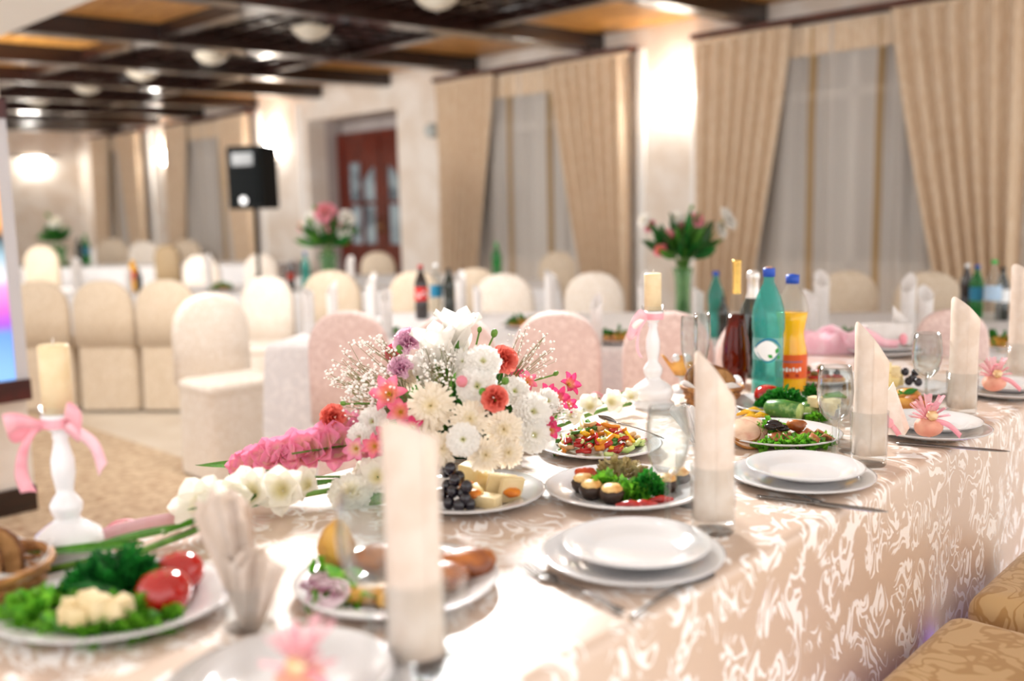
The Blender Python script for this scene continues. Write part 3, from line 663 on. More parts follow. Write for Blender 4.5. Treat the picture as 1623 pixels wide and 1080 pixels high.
def chrys(n_rings=7, seed=0):
    r = random.Random(seed); mb = MB()
    for k in range(n_rings):
        q = k/(n_rings-1); n = int(10+16*q)
        for j in range(n):
            az = 2*PI*(j+.5*(k % 2))/n+r.uniform(-.08, .08); L = .32+.68*q+r.uniform(-.06, .06); el = (1.5-1.15*q)+r.uniform(-.1, .1)
            mb.grid(petal_fn(L, .21, el, el-1.25+.35*q+r.uniform(-.25, .25), az, .03+.04*q, .22, .86, zoff=.1-.16*q), 5, 2)
    return mb.mesh('chrysanthemum')
def rose(seed=0, open_=.5, rings=6, ruff=.03):
    r = random.Random(seed); mb = MB()
    for k in range(rings):
        q = k/(rings-1); n = 3+int(q*3)
        for j in range(n):
            az = 2*PI*j/n+k*.7+r.uniform(-.2, .2); L = .75+.15*q; el0 = 1.35-.75*q*open_-.25*q; el1 = el0+.65-q*(.9+open_)
            mb.grid(petal_fn(L, .5+.75*q, el0, el1, az, .03+.24*q, -.28, .8, ruff*q, -.25*q, r.uniform(0, 6)), 6, 6)
    return mb.mesh('rose_bloom')
def ruffle(seed=0):
    r = random.Random(seed); mb = MB()
    for k in range(5):
        q = k/4; n = 4+int(4*q)
        for j in range(n):
            az = 2*PI*j/n+k*.55+r.uniform(-.2, .2)
            mb.grid(petal_fn(.65+.35*q, .7+.2*q, 1.25-.95*q, .6-.9*q, az, .04+.06*q, .05, .72, .07, -.05*q, r.uniform(0, 6)), 6, 7)
    return mb.mesh('ruffled_bloom')
def lily(seed=0, n=6, wide=.72, el0=1.15, el1=-.15, L=1.3):
    r = random.Random(seed); mb = MB()
    for j in range(n):
        az = 2*PI*j/n+r.uniform(-.12, .12); inn = j % 2
        mb.grid(petal_fn(L*(1 if inn else 1.08), wide*(1.15 if inn else .9), el0, el1+r.uniform(-.2, .15), az, .03, .25, 1.0, .015, 0, r.uniform(0, 6)), 7, 4)
    return mb.mesh('trumpet_bloom')
def bud_mesh(): return MB().ell((0, 0, .5), (.32, .32, .55), 10, 8, fn=lambda q: 1-.25*max(0, q.z)).mesh('bud')
def leaf_mesh(): return MB().grid(lambda u, v: ((v-.5)*.28*math.sin(PI*min(1, .05+u*.97))**.8, .06*(abs(v-.5)*2)**1.5, u), 8, 4).mesh('leaf')
def pm(name, c_in, c_out, lo=.15, hi=.9): return soft(name, c_in, c_out, lo, hi, .42, True, gloss=.02)
cream = pm('cream_petal', '#f2dfa0', '#f8eedc', .05, .55); whitep = pm('white_petal', '#e6e4a8', '#f7f4ee', .08, .4); coral = pm('coral_petal', '#c9402e', '#ee8272', .1, 1.0)
lilac = pm('lilac_petal', '#dd9fc2', '#f2d0e0', .2, 1.0); hotpink = pm('hot_pink_petal', '#f2c58c', '#e0487c', .3, .85); blush = pm('blush_gladiolus_petal', '#fae8bc', '#f29cbb', .3, 1.3)
peach = pm('peach_lily_petal', '#f6b884', '#ee7d98', .3, 1.2); pinkbud = pm('pink_bud', '#f2b8b0', '#ef9fb0', .2, .9); whiteg = pm('ivory_gladiolus_petal', '#efe6b4', '#f8f5ea', .2, .7)
throat = M('yellow_stamen', '#dcb02c', .5, col2='#c99a20', nscale=40)
FM = {'chrys': [chrys(7, i) for i in range(3)], 'rose': [rose(i) for i in range(2)], 'ruff': [ruffle(i) for i in range(3)], 'lily': [lily(i) for i in range(3)],
      'trump': [lily(9, 6, 1.0, 1.42, .75, 1.7)], 'bud': [bud_mesh()], 'glad': [lily(20+i, 6, 1.05, 1.1, -.1, 1.15) for i in range(3)], 'eust': [rose(5, .15, 6, .05)]}
FMC = {}
def fl(parent, kind, mat, pos, d, size, name, spin=None, centre=False):
    k = (kind, mat.name, random.randrange(len(FM[kind])))
    if k not in FMC:
        m_ = FM[kind][k[2]].copy(); m_.materials.clear(); m_.materials.append(mat); FMC[k] = m_
    inv = parent.matrix_basis.inverted() if parent else Matrix()
    o = obj(name, FMC[k], mat, parent, loc=inv @ Vector(pos), rot=align(d, random.uniform(0, 6) if spin is None else spin), scale=size)
    if centre: obj('stamens', STAM, throat, o)
    return o
STAM = MB(); 
for k in range(6): STAM.tube([(0, 0, .05), (.1*math.cos(k), .1*math.sin(k), .35)], .02, 5).ell((.1*math.cos(k), .1*math.sin(k), .37), (.05, .05, .06), 6, 4)
STAM = STAM.mesh('stamens')
leafme = leaf_mesh()
def leaf(parent, pos, d, L, mat=leafm, name='leaf', wid=1):
    k = ('leaf', mat.name)
    if k not in FMC:
        m_ = leafme.copy(); m_.materials.clear(); m_.materials.append(mat); FMC[k] = m_
    inv = parent.matrix_basis.inverted() if parent else Matrix()
    return obj(name, FMC[k], mat, parent, loc=inv @ Vector(pos), rot=align(d, random.uniform(0, 6)), scale=(L*wid, L*wid, L))

# ---- centrepiece
base = P(735, 722, TZ)
CB = Vector((base.x-.03, base.y+.03, TZ))
cpiece = thing('flower_centrepiece', 'low centrepiece of cream chrysanthemums, coral roses, lilac eustoma and white lilies', 'flowers', CB)
obj('foam_bowl', MB().lathe([(.001, 0), (.075, 0), (.09, .04), (.085, .055), (.001, .06)], 24), M('green_tray', '#24451f', .4, bump=.05), cpiece)
def ddir(pos, cam_w=.55):
    o = (Vector(pos)-(CB+Vector((0, 0, .02)))).normalized(); c = (CP-Vector(pos)).normalized(); return (o+c*cam_w).normalized()
bl = [('chrys', cream, 682, 643, 76, 1.62, 'chrysanthemum'), ('chrys', cream, 745, 664, 60, 1.61, 'chrysanthemum'), ('chrys', cream, 799, 681, 62, 1.62, 'chrysanthemum'), ('chrys', cream, 770, 722, 56, 1.60, 'chrysanthemum'),
      ('chrys', cream, 806, 718, 50, 1.62, 'chrysanthemum'), ('chrys', cream, 700, 712, 54, 1.60, 'chrysanthemum'), ('chrys', whitep, 733, 572, 50, 1.76, 'chrysanthemum'), ('chrys', cream, 642, 594, 48, 1.80, 'chrysanthemum'), ('chrys', cream, 668, 682, 50, 1.63, 'chrysanthemum'),
      ('ruff', whitep, 734, 697, 50, 1.57, 'eustoma'), ('ruff', whitep, 766, 571, 54, 1.67, 'eustoma'), ('ruff', whitep, 757, 611, 62, 1.65, 'eustoma'), ('ruff', whitep, 847, 652, 58, 1.70, 'carnation'), ('ruff', whitep, 848, 690, 54, 1.69, 'carnation'), ('ruff', whitep, 817, 619, 48, 1.73, 'carnation'),
      ('ruff', whitep, 588, 668, 48, 1.68, 'carnation'), ('ruff', whitep, 568, 694, 44, 1.66, 'carnation'), ('ruff', whitep, 870, 635, 40, 1.75, 'carnation'),
      ('rose', coral, 785, 631, 42, 1.60, 'coral_rose'), ('rose', coral, 799, 567, 46, 1.75, 'coral_rose'), ('rose', coral, 523, 661, 42, 1.70, 'coral_rose'),
      ('eust', lilac, 644, 537, 48, 1.80, 'lilac_eustoma'), ('eust', lilac, 632, 581, 42, 1.76, 'lilac_eustoma'), ('rose', hotpink, 622, 556, 30, 1.86, 'pink_alstroemeria'),
      ('lily', peach, 612, 622, 52, 1.66, 'pink_alstroemeria'), ('lily', peach, 632, 652, 40, 1.64, 'pink_alstroemeria'), ('lily', hotpink, 652, 678, 34, 1.62, 'pink_alstroemeria'), ('lily', hotpink, 608, 690, 34, 1.63, 'pink_alstroemeria'), ('lily', blush, 550, 668, 40, 1.70, 'pink_alstroemeria'), ('lily', blush, 560, 712, 36, 1.64, 'pink_alstroemeria'), ('lily', peach, 590, 708, 34, 1.62, 'pink_alstroemeria'),
      ('lily', hotpink, 908, 606, 34, 1.86, 'pink_alstroemeria'), ('lily', hotpink, 888, 630, 36, 1.80, 'pink_alstroemeria'), ('lily', hotpink, 870, 622, 30, 1.78, 'pink_alstroemeria'), ('lily', peach, 838, 603, 30, 1.80, 'pink_alstroemeria'), ('lily', hotpink, 820, 594, 26, 1.84, 'pink_alstroemeria'), ('lily', hotpink, 866, 668, 28, 1.72, 'pink_alstroemeria'), ('lily', hotpink, 876, 682, 28, 1.72, 'pink_alstroemeria'),
      ('lily', hotpink, 905, 640, 26, 1.84, 'pink_alstroemeria')]
for kd, mt, px, py, dm, D, nm_ in bl:
    pos = PD(px, py, D); sz = dm*D/F/2*(1.02 if kd == 'chrys' else .95 if kd in ('rose', 'eust') else 1.0 if kd == 'ruff' else 1.05)
    d = ddir(pos, .9 if kd in ('chrys', 'rose') else .5); pos = pos-d*sz*(.35 if kd != 'lily' else .9)
    fl(cpiece, kd, mt, pos, d, sz, nm_, centre=(kd == 'lily'))
# upright white lilies and green throats
for px, py, D, sz, tilt in [(722, 562, 1.81, .052, (.12, 0)), (700, 592, 1.78, .056, (-.14, .02)), (684, 614, 1.80, .044, (-.3, .05))]:
    pos = PD(px, py, D); d = (Vector((0, 0, 1))+RT*tilt[0]-FW*.1).normalized()
    fl(cpiece, 'trump', whitep, pos, d, sz, 'white_lily'); leaf(cpiece, pos-Vector((0, 0, .05)), d-FW*.25, .085, leafm, wid=.9); leaf(cpiece, pos-Vector((0, 0, .05))+RT*.012, d-FW*.25+RT*.1, .07, leafm, wid=.9)
for px, py, D, mt, sz in [(732, 606, 1.65, pinkbud, .026), (783, 530, 1.83, stemm, .017), (667, 535, 1.84, stemm, .014), (636, 556, 1.8, stemm, .02), (760, 524, 1.86, stemm, .012), (545, 640, 1.7, stemm, .012), (880, 593, 1.86, stemm, .012), (765, 622, 1.62, lettm, .018), (800, 605, 1.7, stemm, .018)]:
    pos = PD(px, py, D); d = ddir(pos, .1); o = fl(cpiece, 'bud', mt, pos-d*sz*.4, d, sz*1.25, 'flower_bud')
    inv = cpiece.matrix_basis.inverted(); q = pos-d*sz*.3; obj('bud_stem', MB().tube([inv @ q, inv @ (q*.6+(CB+Vector((0, 0, .08)))*.4+Vector((0, 0, .01))), Vector((0, 0, .06))], [.0018, .002, .0025], 6), stemm, cpiece)
# foliage filling the heart of the arrangement
for k in range(150):
    a = random.uniform(0, 2*PI); e = random.uniform(-.1, 1.2); d = Vector((math.cos(a)*math.cos(e), math.sin(a)*math.cos(e), math.sin(e)))
    st_ = CB+Vector((d.x*.05, d.y*.05, .05+d.z*.02)); leaf(cpiece, st_, d+Vector((0, 0, .15)), random.uniform(.08, .15), random.choice([darkleaf, darkleaf, leafm]), wid=random.uniform(.5, 1.2))
# baby's breath
gyp = M('gypsophila_white', '#f8f6f2', .6, col2='#efe9df', nscale=50); gyps = M('gypsophila_stem', '#8a7a52', .6, col2='#6f7a44', nscale=40)
dots = MB(); stems = MB(); inv = cpiece.matrix_basis.inverted()
for px, py, rx, ry, D, n in [(580, 575, 55, 40, 1.80, 110), (540, 598, 30, 20, 1.82, 60), (838, 560, 45, 45, 1.84, 130), (575, 640, 36, 34, 1.74, 190), (690, 568, 34, 26, 1.78, 150), (600, 548, 30, 18, 1.86, 50), (690, 600, 30, 30, 1.7, 110), (890, 655, 26, 18, 1.78, 60), (600, 612, 28, 30, 1.72, 90)]:
    root = inv @ PD(px*.6+735*.4, py*.55+690*.45, D)
    for k in range(n):
        a = random.uniform(0, 2*PI); q = math.sqrt(random.random()); pt = inv @ PD(px+rx*q*math.cos(a), py+ry*q*math.sin(a), D+random.uniform(-.06, .06))
        r = random.uniform(.0016, .0034); dots.ell(pt, (r, r, r*.9), 6, 4)
        if k % 3 == 0:
            mid = root.lerp(pt, .55)+Vector((random.uniform(-.012, .012),)*3); stems.tube([root, mid, pt], [.0009, .0006, .0004], 4, False)
o = obj('gypsophila', dots, gyp, cpiece); o['kind'] = 'stuff'; o = obj('gypsophila_stems', stems, gyps, cpiece); o['kind'] = 'stuff'
# ---- gladiolus stems lying on the cloth
def gladiolus(pts, sizes, mat, label, leafs=3):
    P0 = Vector(pts[0]); t = thing('gladiolus_stem', label, 'flowers', (P0.x, P0.y, TZ), 0, 'gladiolus stems on the head table');
    inv = Matrix.Translation((-P0.x, -P0.y, -TZ))
    pp = [inv @ Vector(p) for p in pts]; obj('stem', MB().tube(pp, .005, 6), stemm, t)
    n = len(sizes)
    for k, sz in enumerate(sizes):
        f = k/max(1, n-1)*(len(pts)-1); i = min(int(f), len(pts)-2); p = Vector(pts[i]).lerp(Vector(pts[i+1]), f-i)
        ax = (Vector(pts[i+1])-Vector(pts[i])).normalized(); side = ax.cross(Vector((0, 0, 1)))*(1 if k % 2 else -1)
        d = (side*.35+Vector((0, 0, .5))-FW*.95+ax*.25).normalized()
        fl(t, 'glad' if sz > .016 else 'bud', mat, p+Vector((0, 0, .012)), d, sz, 'floret' if sz > .016 else 'flower_bud')
    for k in range(leafs):
        i = k % (len(pts)-1); ax = (Vector(pts[i+1])-Vector(pts[i])).normalized(); leaf(t, Vector(pts[i])+Vector((0, 0, .012)), ax+Vector((random.uniform(-.3, .3), random.uniform(-.3, .3), .1)), .15, leafm, wid=.34)
def lift(px, py, z): return P(px, py, TZ+z+.012)
gladiolus([lift(590, 712, .06), lift(500, 728, .05), lift(430, 742, .035), lift(365, 752, .02)], [.044, .044, .043, .042, .042, .040, .038, .036, .032, .028, .022, .014], blush, 'pink gladiolus spike trailing left from the centrepiece')
gladiolus([lift(600, 768, .012), lift(520, 778, .012), lift(420, 795, .012), lift(330, 818, .012)], [.036, .016, .015, .03, .042, .044, .042, .046], whiteg, 'white gladiolus spike lying left of the centrepiece', 4)
gladiolus([lift(350, 822, .012), lift(300, 845, .012), lift(230, 872, .01), lift(70, 905, .008)], [.036, .014, .012], whiteg, 'green gladiolus stalk lying toward the left candlestick', 4)
gladiolus([lift(870, 682, .012), lift(915, 664, .012), lift(955, 650, .012), lift(1000, 640, .012)], [.014, .026, .03, .03, .022], whiteg, 'white gladiolus spike lying right of the centrepiece', 3)
for px, py, lab in [(592, 757, 'single white eustoma bloom lying beside the gladiolus'), (556, 790, 'white bloom behind the foreground wine glass')]:
    b = P(px, py+12, TZ); t = thing('eustoma_bloom', lab, 'flowers', b); t.matrix_basis = Matrix.Translation(b); fl(t, 'ruff', whiteg, b+Vector((0, 0, .022)), (CP-b).normalized()+Vector((0, 0, .6)), .034, 'petals'); leaf(t, b+Vector((0, 0, .012)), RT+Vector((0, 0, .02)), .08)

# ------------------------------------------------------------------ candlesticks
stickprof = [(.001, 0), (.062, 0), (.064, .012), (.052, .024), (.058, .03), (.062, .045), (.056, .062), (.034, .078), (.024, .085), (.022, .092), (.028, .104), (.029, .116), (.022, .128), (.015, .138), (.0165, .15), (.021, .175), (.0205, .2), (.015, .222), (.0125, .238), (.015, .245), (.0125, .25), (.024, .262), (.03, .274), (.031, .285), (.027, .288), (.001, .288)]
def candlestick(px, py, sc, hc, rc, label, lean=0):
    b = P(px, py, TZ); t = thing('candlestick', label, 'candlestick', b, 0, 'white candlesticks with candles'); t.scale = (sc,)*3
    obj('holder', MB().lathe(stickprof, 36), enamel, t)
    obj('candle_cup', MB().lathe([(.03, .286), (.033, .29), (.034, .302), (.0325, .302), (.031, .291), (.001, .29)], 28), glass, t)
    cz = .2895
    c = obj('candle', MB().lathe([(.001, cz), (rc, cz), (rc, cz+hc-.004), (rc-.002, cz+hc), (rc*.7, cz+hc-.003), (.001, cz+hc-.004)], 28), wax, t)
    obj('wick', MB().tube([(0, 0, cz+hc-.005), (.001, 0, cz+hc+.006), (.004, 0, cz+hc+.011)], .0011, 6), M('white_wick', '#f0ece6', .8, bump=.1), c)
    # bow around the neck under the cup
    R2 = RT.copy(); R2.z = 0; R2.normalize(); F2 = Vector((FW.x, FW.y, 0)).normalized()
    zb = .272
    bw = obj('ribbon_band', MB().lathe([(.0315, zb-.009), (.0325, zb), (.0315, zb+.009)], 28), ribbon, t)
    return t, b, R2, F2, zb
def strip(path, wv, w, twist=None):
    path = [Vector(p) for p in path]; wv = Vector(wv)
    # smooth path by Catmull-Rom
    pts = []
    for i in range(len(path)-1):
        p0, p1, p2, p3 = path[max(i-1, 0)], path[i], path[i+1], path[min(i+2, len(path)-1)]
        for k in range(6):
            s = k/6; pts.append(.5*((2*p1)+(p2-p0)*s+(2*p0-5*p1+4*p2-p3)*s*s+(3*p1-p0-3*p2+p3)*s**3))
    pts.append(path[-1]); n = len(pts)
    mb = MB(); V = []
    for i, p in enumerate(pts):
        f = i/(n-1); ww = w(f) if callable(w) else w; d = wv.copy()
        if twist:
            tg = (pts[min(i+1, n-1)]-pts[max(i-1, 0)]).normalized(); d = Matrix.Rotation(twist*f, 3, tg) @ d
        V += [tuple(p-d*ww/2), tuple(p+d*.02*ww+Vector((0, 0, .002))), tuple(p+d*ww/2)]
    Fc = [(i*3+j, (i+1)*3+j, (i+1)*3+j+1, i*3+j+1) for i in range(n-1) for j in range(2)]
    return mb.add(V, Fc)
up = Vector((0, 0, 1))
t, b, RR, FF, zb = candlestick(113, 893, .775, .125, .0265, 'white turned candlestick with cream pillar candle and pink bow at left')
nf = -FF
def cw(r, f, u): return RR*r+nf*f+up*u
loop = lambda s, L, hgt: strip([cw(s*.02, .024, zb), cw(s*(.02+L*.5), .045, zb+hgt), cw(s*(.02+L), .04, zb+hgt*.3), cw(s*(.02+L*.9), .03, zb-.014), cw(s*(.02+L*.4), .026, zb-.008), cw(s*.018, .026, zb)], up*.96+RR*.2*s, lambda f: .014+.026*math.sin(PI*f))
obj('bow_loop', loop(-1, .058, .012), ribbon, t, solid=.0008); obj('bow_loop', loop(1, .035, .03), ribbon, t, solid=.0008)
obj('bow_tail', strip([cw(-.025, .026, zb), cw(-.05, .035, zb-.04), cw(-.062, .03, zb-.09), cw(-.05, .032, zb-.125)], RR, lambda f: .012+.016*f, -.5), ribbon, t, solid=.0008)
obj('bow_tail', strip([cw(.025, .026, zb), cw(.05, .035, zb-.012), cw(.075, .03, zb-.04), cw(.088, .032, zb-.085)], RR*.5+up*.8, lambda f: .014+.016*f, -.4), ribbon2, t, solid=.0008)
t, b, RR, FF, zb = candlestick(1035, 645, .85, .108, .025, 'white turned candlestick with ivory candle and pink bow beside the bottles')
nf = -FF
obj('bow_loop', strip([cw(-.02, .024, zb), cw(-.05, .04, zb+.008), cw(-.075, .035, zb-.03), cw(-.06, .03, zb-.05), cw(-.02, .026, zb)], up*.9+RR*.3, lambda f: .014+.03*math.sin(PI*f)), ribbon2, t, solid=.0008)
obj('bow_tail', strip([cw(-.022, .026, zb-.004), cw(-.045, .03, zb-.04), cw(-.05, .028, zb-.09), cw(-.038, .03, zb-.12)], RR, lambda f: .008+.004*f, -.7), ribbon2, t, solid=.0008)
# pink satin runner and lily bows lying near the left candlestick
rl = [P(-40, 925, TZ+.008), P(60, 890, TZ+.012), P(150, 855, TZ+.03), P(230, 832, TZ+.03), P(310, 818, TZ+.014), P(360, 812, TZ+.006)]
tag(obj('satin_ribbon', strip(rl, up*.8+nf*.6, .034), ribbon2, solid=.0008), 'wide pink satin ribbon running along the table edge at left', 'ribbon')
for px, py, lab, s in [(48, 858, 'pink satin bow loop lying left of the left candlestick', 1), (152, 840, 'pink satin bow loop lying right of the left candlestick', 1.1), (960, 622, 'pink satin bow lying left of the middle candlestick', .7), (985, 618, 'small pink satin bow touching the middle candlestick', .6)]:
    b = P(px, py, TZ+.02); tt = thing('satin_bow', lab, 'ribbon', (b.x, b.y, TZ), 0, 'pink bows on the head table')
    obj('loop', strip([(0, 0, .004), RR*.035*s+up*.03*s, RR*.06*s+up*.026*s, RR*.05*s+up*.006, (0, 0, .006)], nf*.8+up*.3, .034*s), ribbon, tt, solid=.0008)
    obj('loop', strip([(0, 0, .004), RR*-.03*s+up*.028*s, RR*-.05*s+up*.024*s, RR*-.04*s+up*.006, (0, 0, .006)], nf*.8+up*.3, .03*s), ribbon, tt, solid=.0008)

# ------------------------------------------------------------------ food
def noise3(p, f): return math.sin(p[0]*f+1.3)*math.sin(p[1]*f*1.1+.7)*math.sin(p[2]*f*.9+2.1)
def clump(n, rx, ry, rz, ls, seed, frill=False):
    r = random.Random(seed); mb = MB()
    for k in range(n):
        a = r.uniform(0, 2*PI); q = math.sqrt(r.random()); e = r.uniform(.1, 1.4); L = ls*r.uniform(.6, 1.3)
        p0 = Vector((rx*q*math.cos(a), ry*q*math.sin(a), rz*(1-q*q)*r.uniform(.2, 1))); d = Vector((math.cos(a)*math.cos(e), math.sin(a)*math.cos(e), math.sin(e)))
        Mx = Matrix.Translation(p0) @ align(d, r.uniform(0, 6)).to_4x4(); sd = r.uniform(0, 6)
        if frill: mb.grid(lambda u, v: ((v-.5)*L*(.4+1.1*u), L*.22*u*math.sin(v*11+sd)+L*.08*math.sin(v*23+sd), u*L*(.9+.12*math.sin(v*9+sd))), 4, 10, Mx)
        else: mb.grid(lambda u, v: ((v-.5)*L*.55*math.sin(PI*(.1+u*.85)), L*.1*math.sin(v*6+u*5+sd), u*L), 3, 2, Mx)
    return mb
def green(name, px, py, z, n, rx, ry, rz, ls, mat, label, frill=False, rzr=TH):
    b = P(px, py, z); o = obj(name, clump(n, rx, ry, rz, ls, int(px+py), frill), mat, loc=b, rot=rzr); return tag(o, label, 'greens', 'salad greens')
tomm = M('tomato_skin', '#b51a12', .12, col2='#8f120c', nscale=6, coat=.6); cheesem = M('white_cheese', '#e2cfa4', .55, col2='#d8bf8c', nscale=20, bump=.2, bscale=60); yellowch = M('yellow_cheese', '#ecd79a', .45, col2='#e6cb84', nscale=20)
cucm = M('cucumber_skin', '#3f7a2c', .3, col2='#9ab86a', nscale=60, lo=.5, hi=.72, coat=.3); cucin = M('cucumber_flesh', '#c9d68c', .4, col2='#a8c06a', nscale=30); pepy = M('yellow_pepper', '#f2c21c', .25, col2='#e6a812', nscale=20, coat=.3); pepr = M('red_pepper', '#b8221a', .25, col2='#951510', nscale=20, coat=.3)
chickm = M('fried_meat', '#b5692a', .35, col2='#7a3c14', nscale=25, bump=.4, bscale=60, coat=.3); potm = M('fried_potato', '#d9a850', .4, col2='#b98030', nscale=25, bump=.2, bscale=50); onionm = M('red_onion', '#8a3a60', .3, col2='#e6cfd6', nscale=50)
grapem = M('black_grape', '#120d16', .15, col2='#1e1622', nscale=15, coat=.4); aprm = M('dried_apricot', '#d9821c', .35, col2='#b86010', nscale=25, bump=.3, bscale=60); mushm = M('mushroom_cap', '#3f2a1c', .5, col2='#2a1a10', nscale=20); mushc = M('baked_cheese', '#ecca86', .45, col2='#c98a40', nscale=35, bump=.4, bscale=90)
hamm = M('rolled_ham', '#dfbda2', .4, col2='#c98f78', nscale=25, lo=.5, hi=.7); hamr = M('ham_rind', '#b57a3c', .5, col2='#8f5a28', nscale=30); meatm = M('roast_slices', '#a8643c', .4, col2='#d9a888', nscale=30, bump=.2); plum = M('prune', '#181012', .25, col2='#281a18', nscale=20); olivem = M('olive', '#6f5a1c', .25, col2='#54430f', nscale=20, coat=.3)
breadm = M('bread_crumb', '#a87c4c', .8, col2='#8f6638', nscale=60, bump=.5, bscale=120); crustm = M('bread_crust', '#7a4a20', .6, col2='#5f3616', nscale=20)
pastry = M('golden_pastry', '#d9a24c', .4, col2='#b97a2c', nscale=20, coat=.2)
def chunk(px, py, z, d, rz, tilt, mat, name, label, cat, group, r=.0015):
    b = P(px, py, z); o = obj(name, MB().rbox((0, 0, d[2]/2), d, r, 2), mat, loc=b, rot=(tilt, tilt*.6, rz)); return tag(o, label, cat, group)
def tomato(px, py, z, r, label):
    b = P(px, py, z); t = thing('tomato', label, 'tomato', b, 0, 'tomatoes'); obj('fruit', MB().ell((0, 0, r*.88), (r, r, r*.88), 20, 12, fn=lambda q: 1-.1*max(0, q.z)**6), tomm, t)
    st = MB()
    for k in range(5): a = k*1.257; st.grid(lambda u, v: (math.cos(a)*u*r*.5-math.sin(a)*(v-.5)*r*.14*(1-u), math.sin(a)*u*r*.5+math.cos(a)*(v-.5)*r*.14*(1-u), r*1.66-.02*u*u*r), 3, 1)
    obj('calyx', st, leafm, t)
def cucumber(px, py, z, L, r, rz, label):
    b = P(px, py, z); t = thing('cucumber', label, 'cucumber', (b.x, b.y, b.z+r), rz, 'cucumber pieces')
    obj('skin', MB().tube([(-L/2, 0, 0), (-L/2+.008, 0, 0), (0, 0, .002), (L/2, 0, 0)], [r*.55, r*.88, r, r*.96], 18), cucm, t)
    obj('cut_face', MB().lathe([(.0005, .001), (r*.9, .001), (r*.9, -.001)], 18), cucin, t, loc=(L/2, 0, 0), rot=(0, PI/2, 0))
def irregular(name, px, py, z, rad, mat, label, cat, group, rz=0, amp=.18):
    b = P(px, py, z); r3 = random.random()*9
    o = obj(name, MB().ell((0, 0, rad[2]), rad, 16, 10, fn=lambda q: 1+amp*noise3((q.x+r3, q.y, q.z+r3), 3.1)+amp*.4*noise3((q.x, q.y+r3, q.z), 7)), mat, loc=b, rot=rz); return tag(o, label, cat, group)
PT = TZ+.005
# left vegetable plate
c = P(183, 968, TZ); plate(c.x, c.y, TZ, .14, 'serving_plate', 'oval white plate with tomatoes, herbs and cheese at lower left', 'serving plates', 1.08, .95, TH)
tomato(262, 975, PT, .034, 'large red tomato at the front of the lower left plate'); tomato(287, 938, PT, .032, 'red tomato behind the larger one on the lower left plate')
green('dill_bunch', 190, 950, PT+.004, 1100, .072, .038, .062, .017, dillm, 'dark green dill and parsley heap on the lower left plate')
green('lettuce_leaf', 85, 985, PT, 70, .045, .03, .022, .026, lettm, 'curly lettuce at the left end of the lower left plate', True); green('lettuce_leaf', 150, 1005, PT, 80, .07, .02, .012, .022, lettm, 'curly lettuce along the front of the lower left plate', True); green('lettuce_leaf', 225, 985, PT, 80, .04, .026, .027, .024, lettm, 'curly lettuce in front of the big tomato', True)
for i, (px, py, z) in enumerate([(115, 975, .02), (128, 988, .018), (150, 980, .022), (170, 985, .018), (160, 972, .03), (182, 978, .024), (140, 965, .03), (112, 985, .016), (196, 972, .022)]):
    chunk(px, py, PT+z, (.022, .022, .02), i*.8, .2*(i % 3-1), cheesem, 'cheese_cube', 'pale cheese cube on the lower left plate', 'cheese', 'cheese cubes on the lower left plate')
for k, (a, b2) in enumerate([((85, 935), (200, 945)), ((110, 925), (180, 938))]):
    A = P(*a, PT+.028); B = P(*b2, PT+.03); tag(obj('spring_onion', MB().tube([A, A.lerp(B, .5)+up*.01, B], [.003, .0045, .005]), dillm), ['spring onion stalk lying over the lower left plate', 'second spring onion stalk nearer the candlestick'][k], 'greens', 'spring onions')
# meat plate
c = P(630, 935, TZ); plate(c.x, c.y, TZ, .135, 'serving_plate', 'white plate of fried meat and potatoes behind the foreground napkin', 'serving plates')
for px, py, rad, mt, nm_, lab in [(735, 915, (.045, .028, .02), chickm, 'fried_chicken', 'fried chicken piece at the right end of the meat plate'), (700, 935, (.04, .025, .018), chickm, 'fried_chicken', 'fried chicken piece in the middle of the meat plate'), (590, 955, (.04, .022, .012), potm, 'potato_slice', 'fried potato slice at the front of the meat plate'), (640, 962, (.035, .02, .011), potm, 'potato_slice', 'fried potato slice behind the big napkin'), (545, 925, (.02, .014, .009), potm, 'potato_slice', 'small fried potato slice near the red onion'), (610, 912, (.045, .03, .022), chickm, 'fried_chicken', 'fried chicken piece seen through the wine glass'), (535, 905, (.025, .02, .035), potm, 'baked_potato', 'tall potato half standing at the back of the meat plate')]:
    irregular(nm_, px, py, PT, rad, mt, lab, 'food', 'food on the meat plate', TH+random.uniform(-.3, .3))
for k, (px, py) in enumerate([(505, 935), (520, 945)]):
    b = P(px, py, PT+.012+.006*k); t = thing('onion_slice', ['red onion ring at the left of the meat plate', 'second red onion ring leaning on the meat plate'][k], 'onion', b, 0, 'red onion rings')
    for q, rr in enumerate((.026, .018, .010)): obj('ring', MB().lathe([(rr, 0), (rr+.003, .002), (rr, .006), (rr-.003, .003), (rr, 0)], 24), onionm, t, rot=(.35, .1, 0))
green('lettuce_leaf', 540, 952, PT, 10, .03, .02, .004, .03, lettm, 'lettuce under the red onion on the meat plate', True); green('lettuce_leaf', 515, 912, PT, 8, .02, .015, .01, .03, lettm, 'lettuce at the back of the meat plate', True)
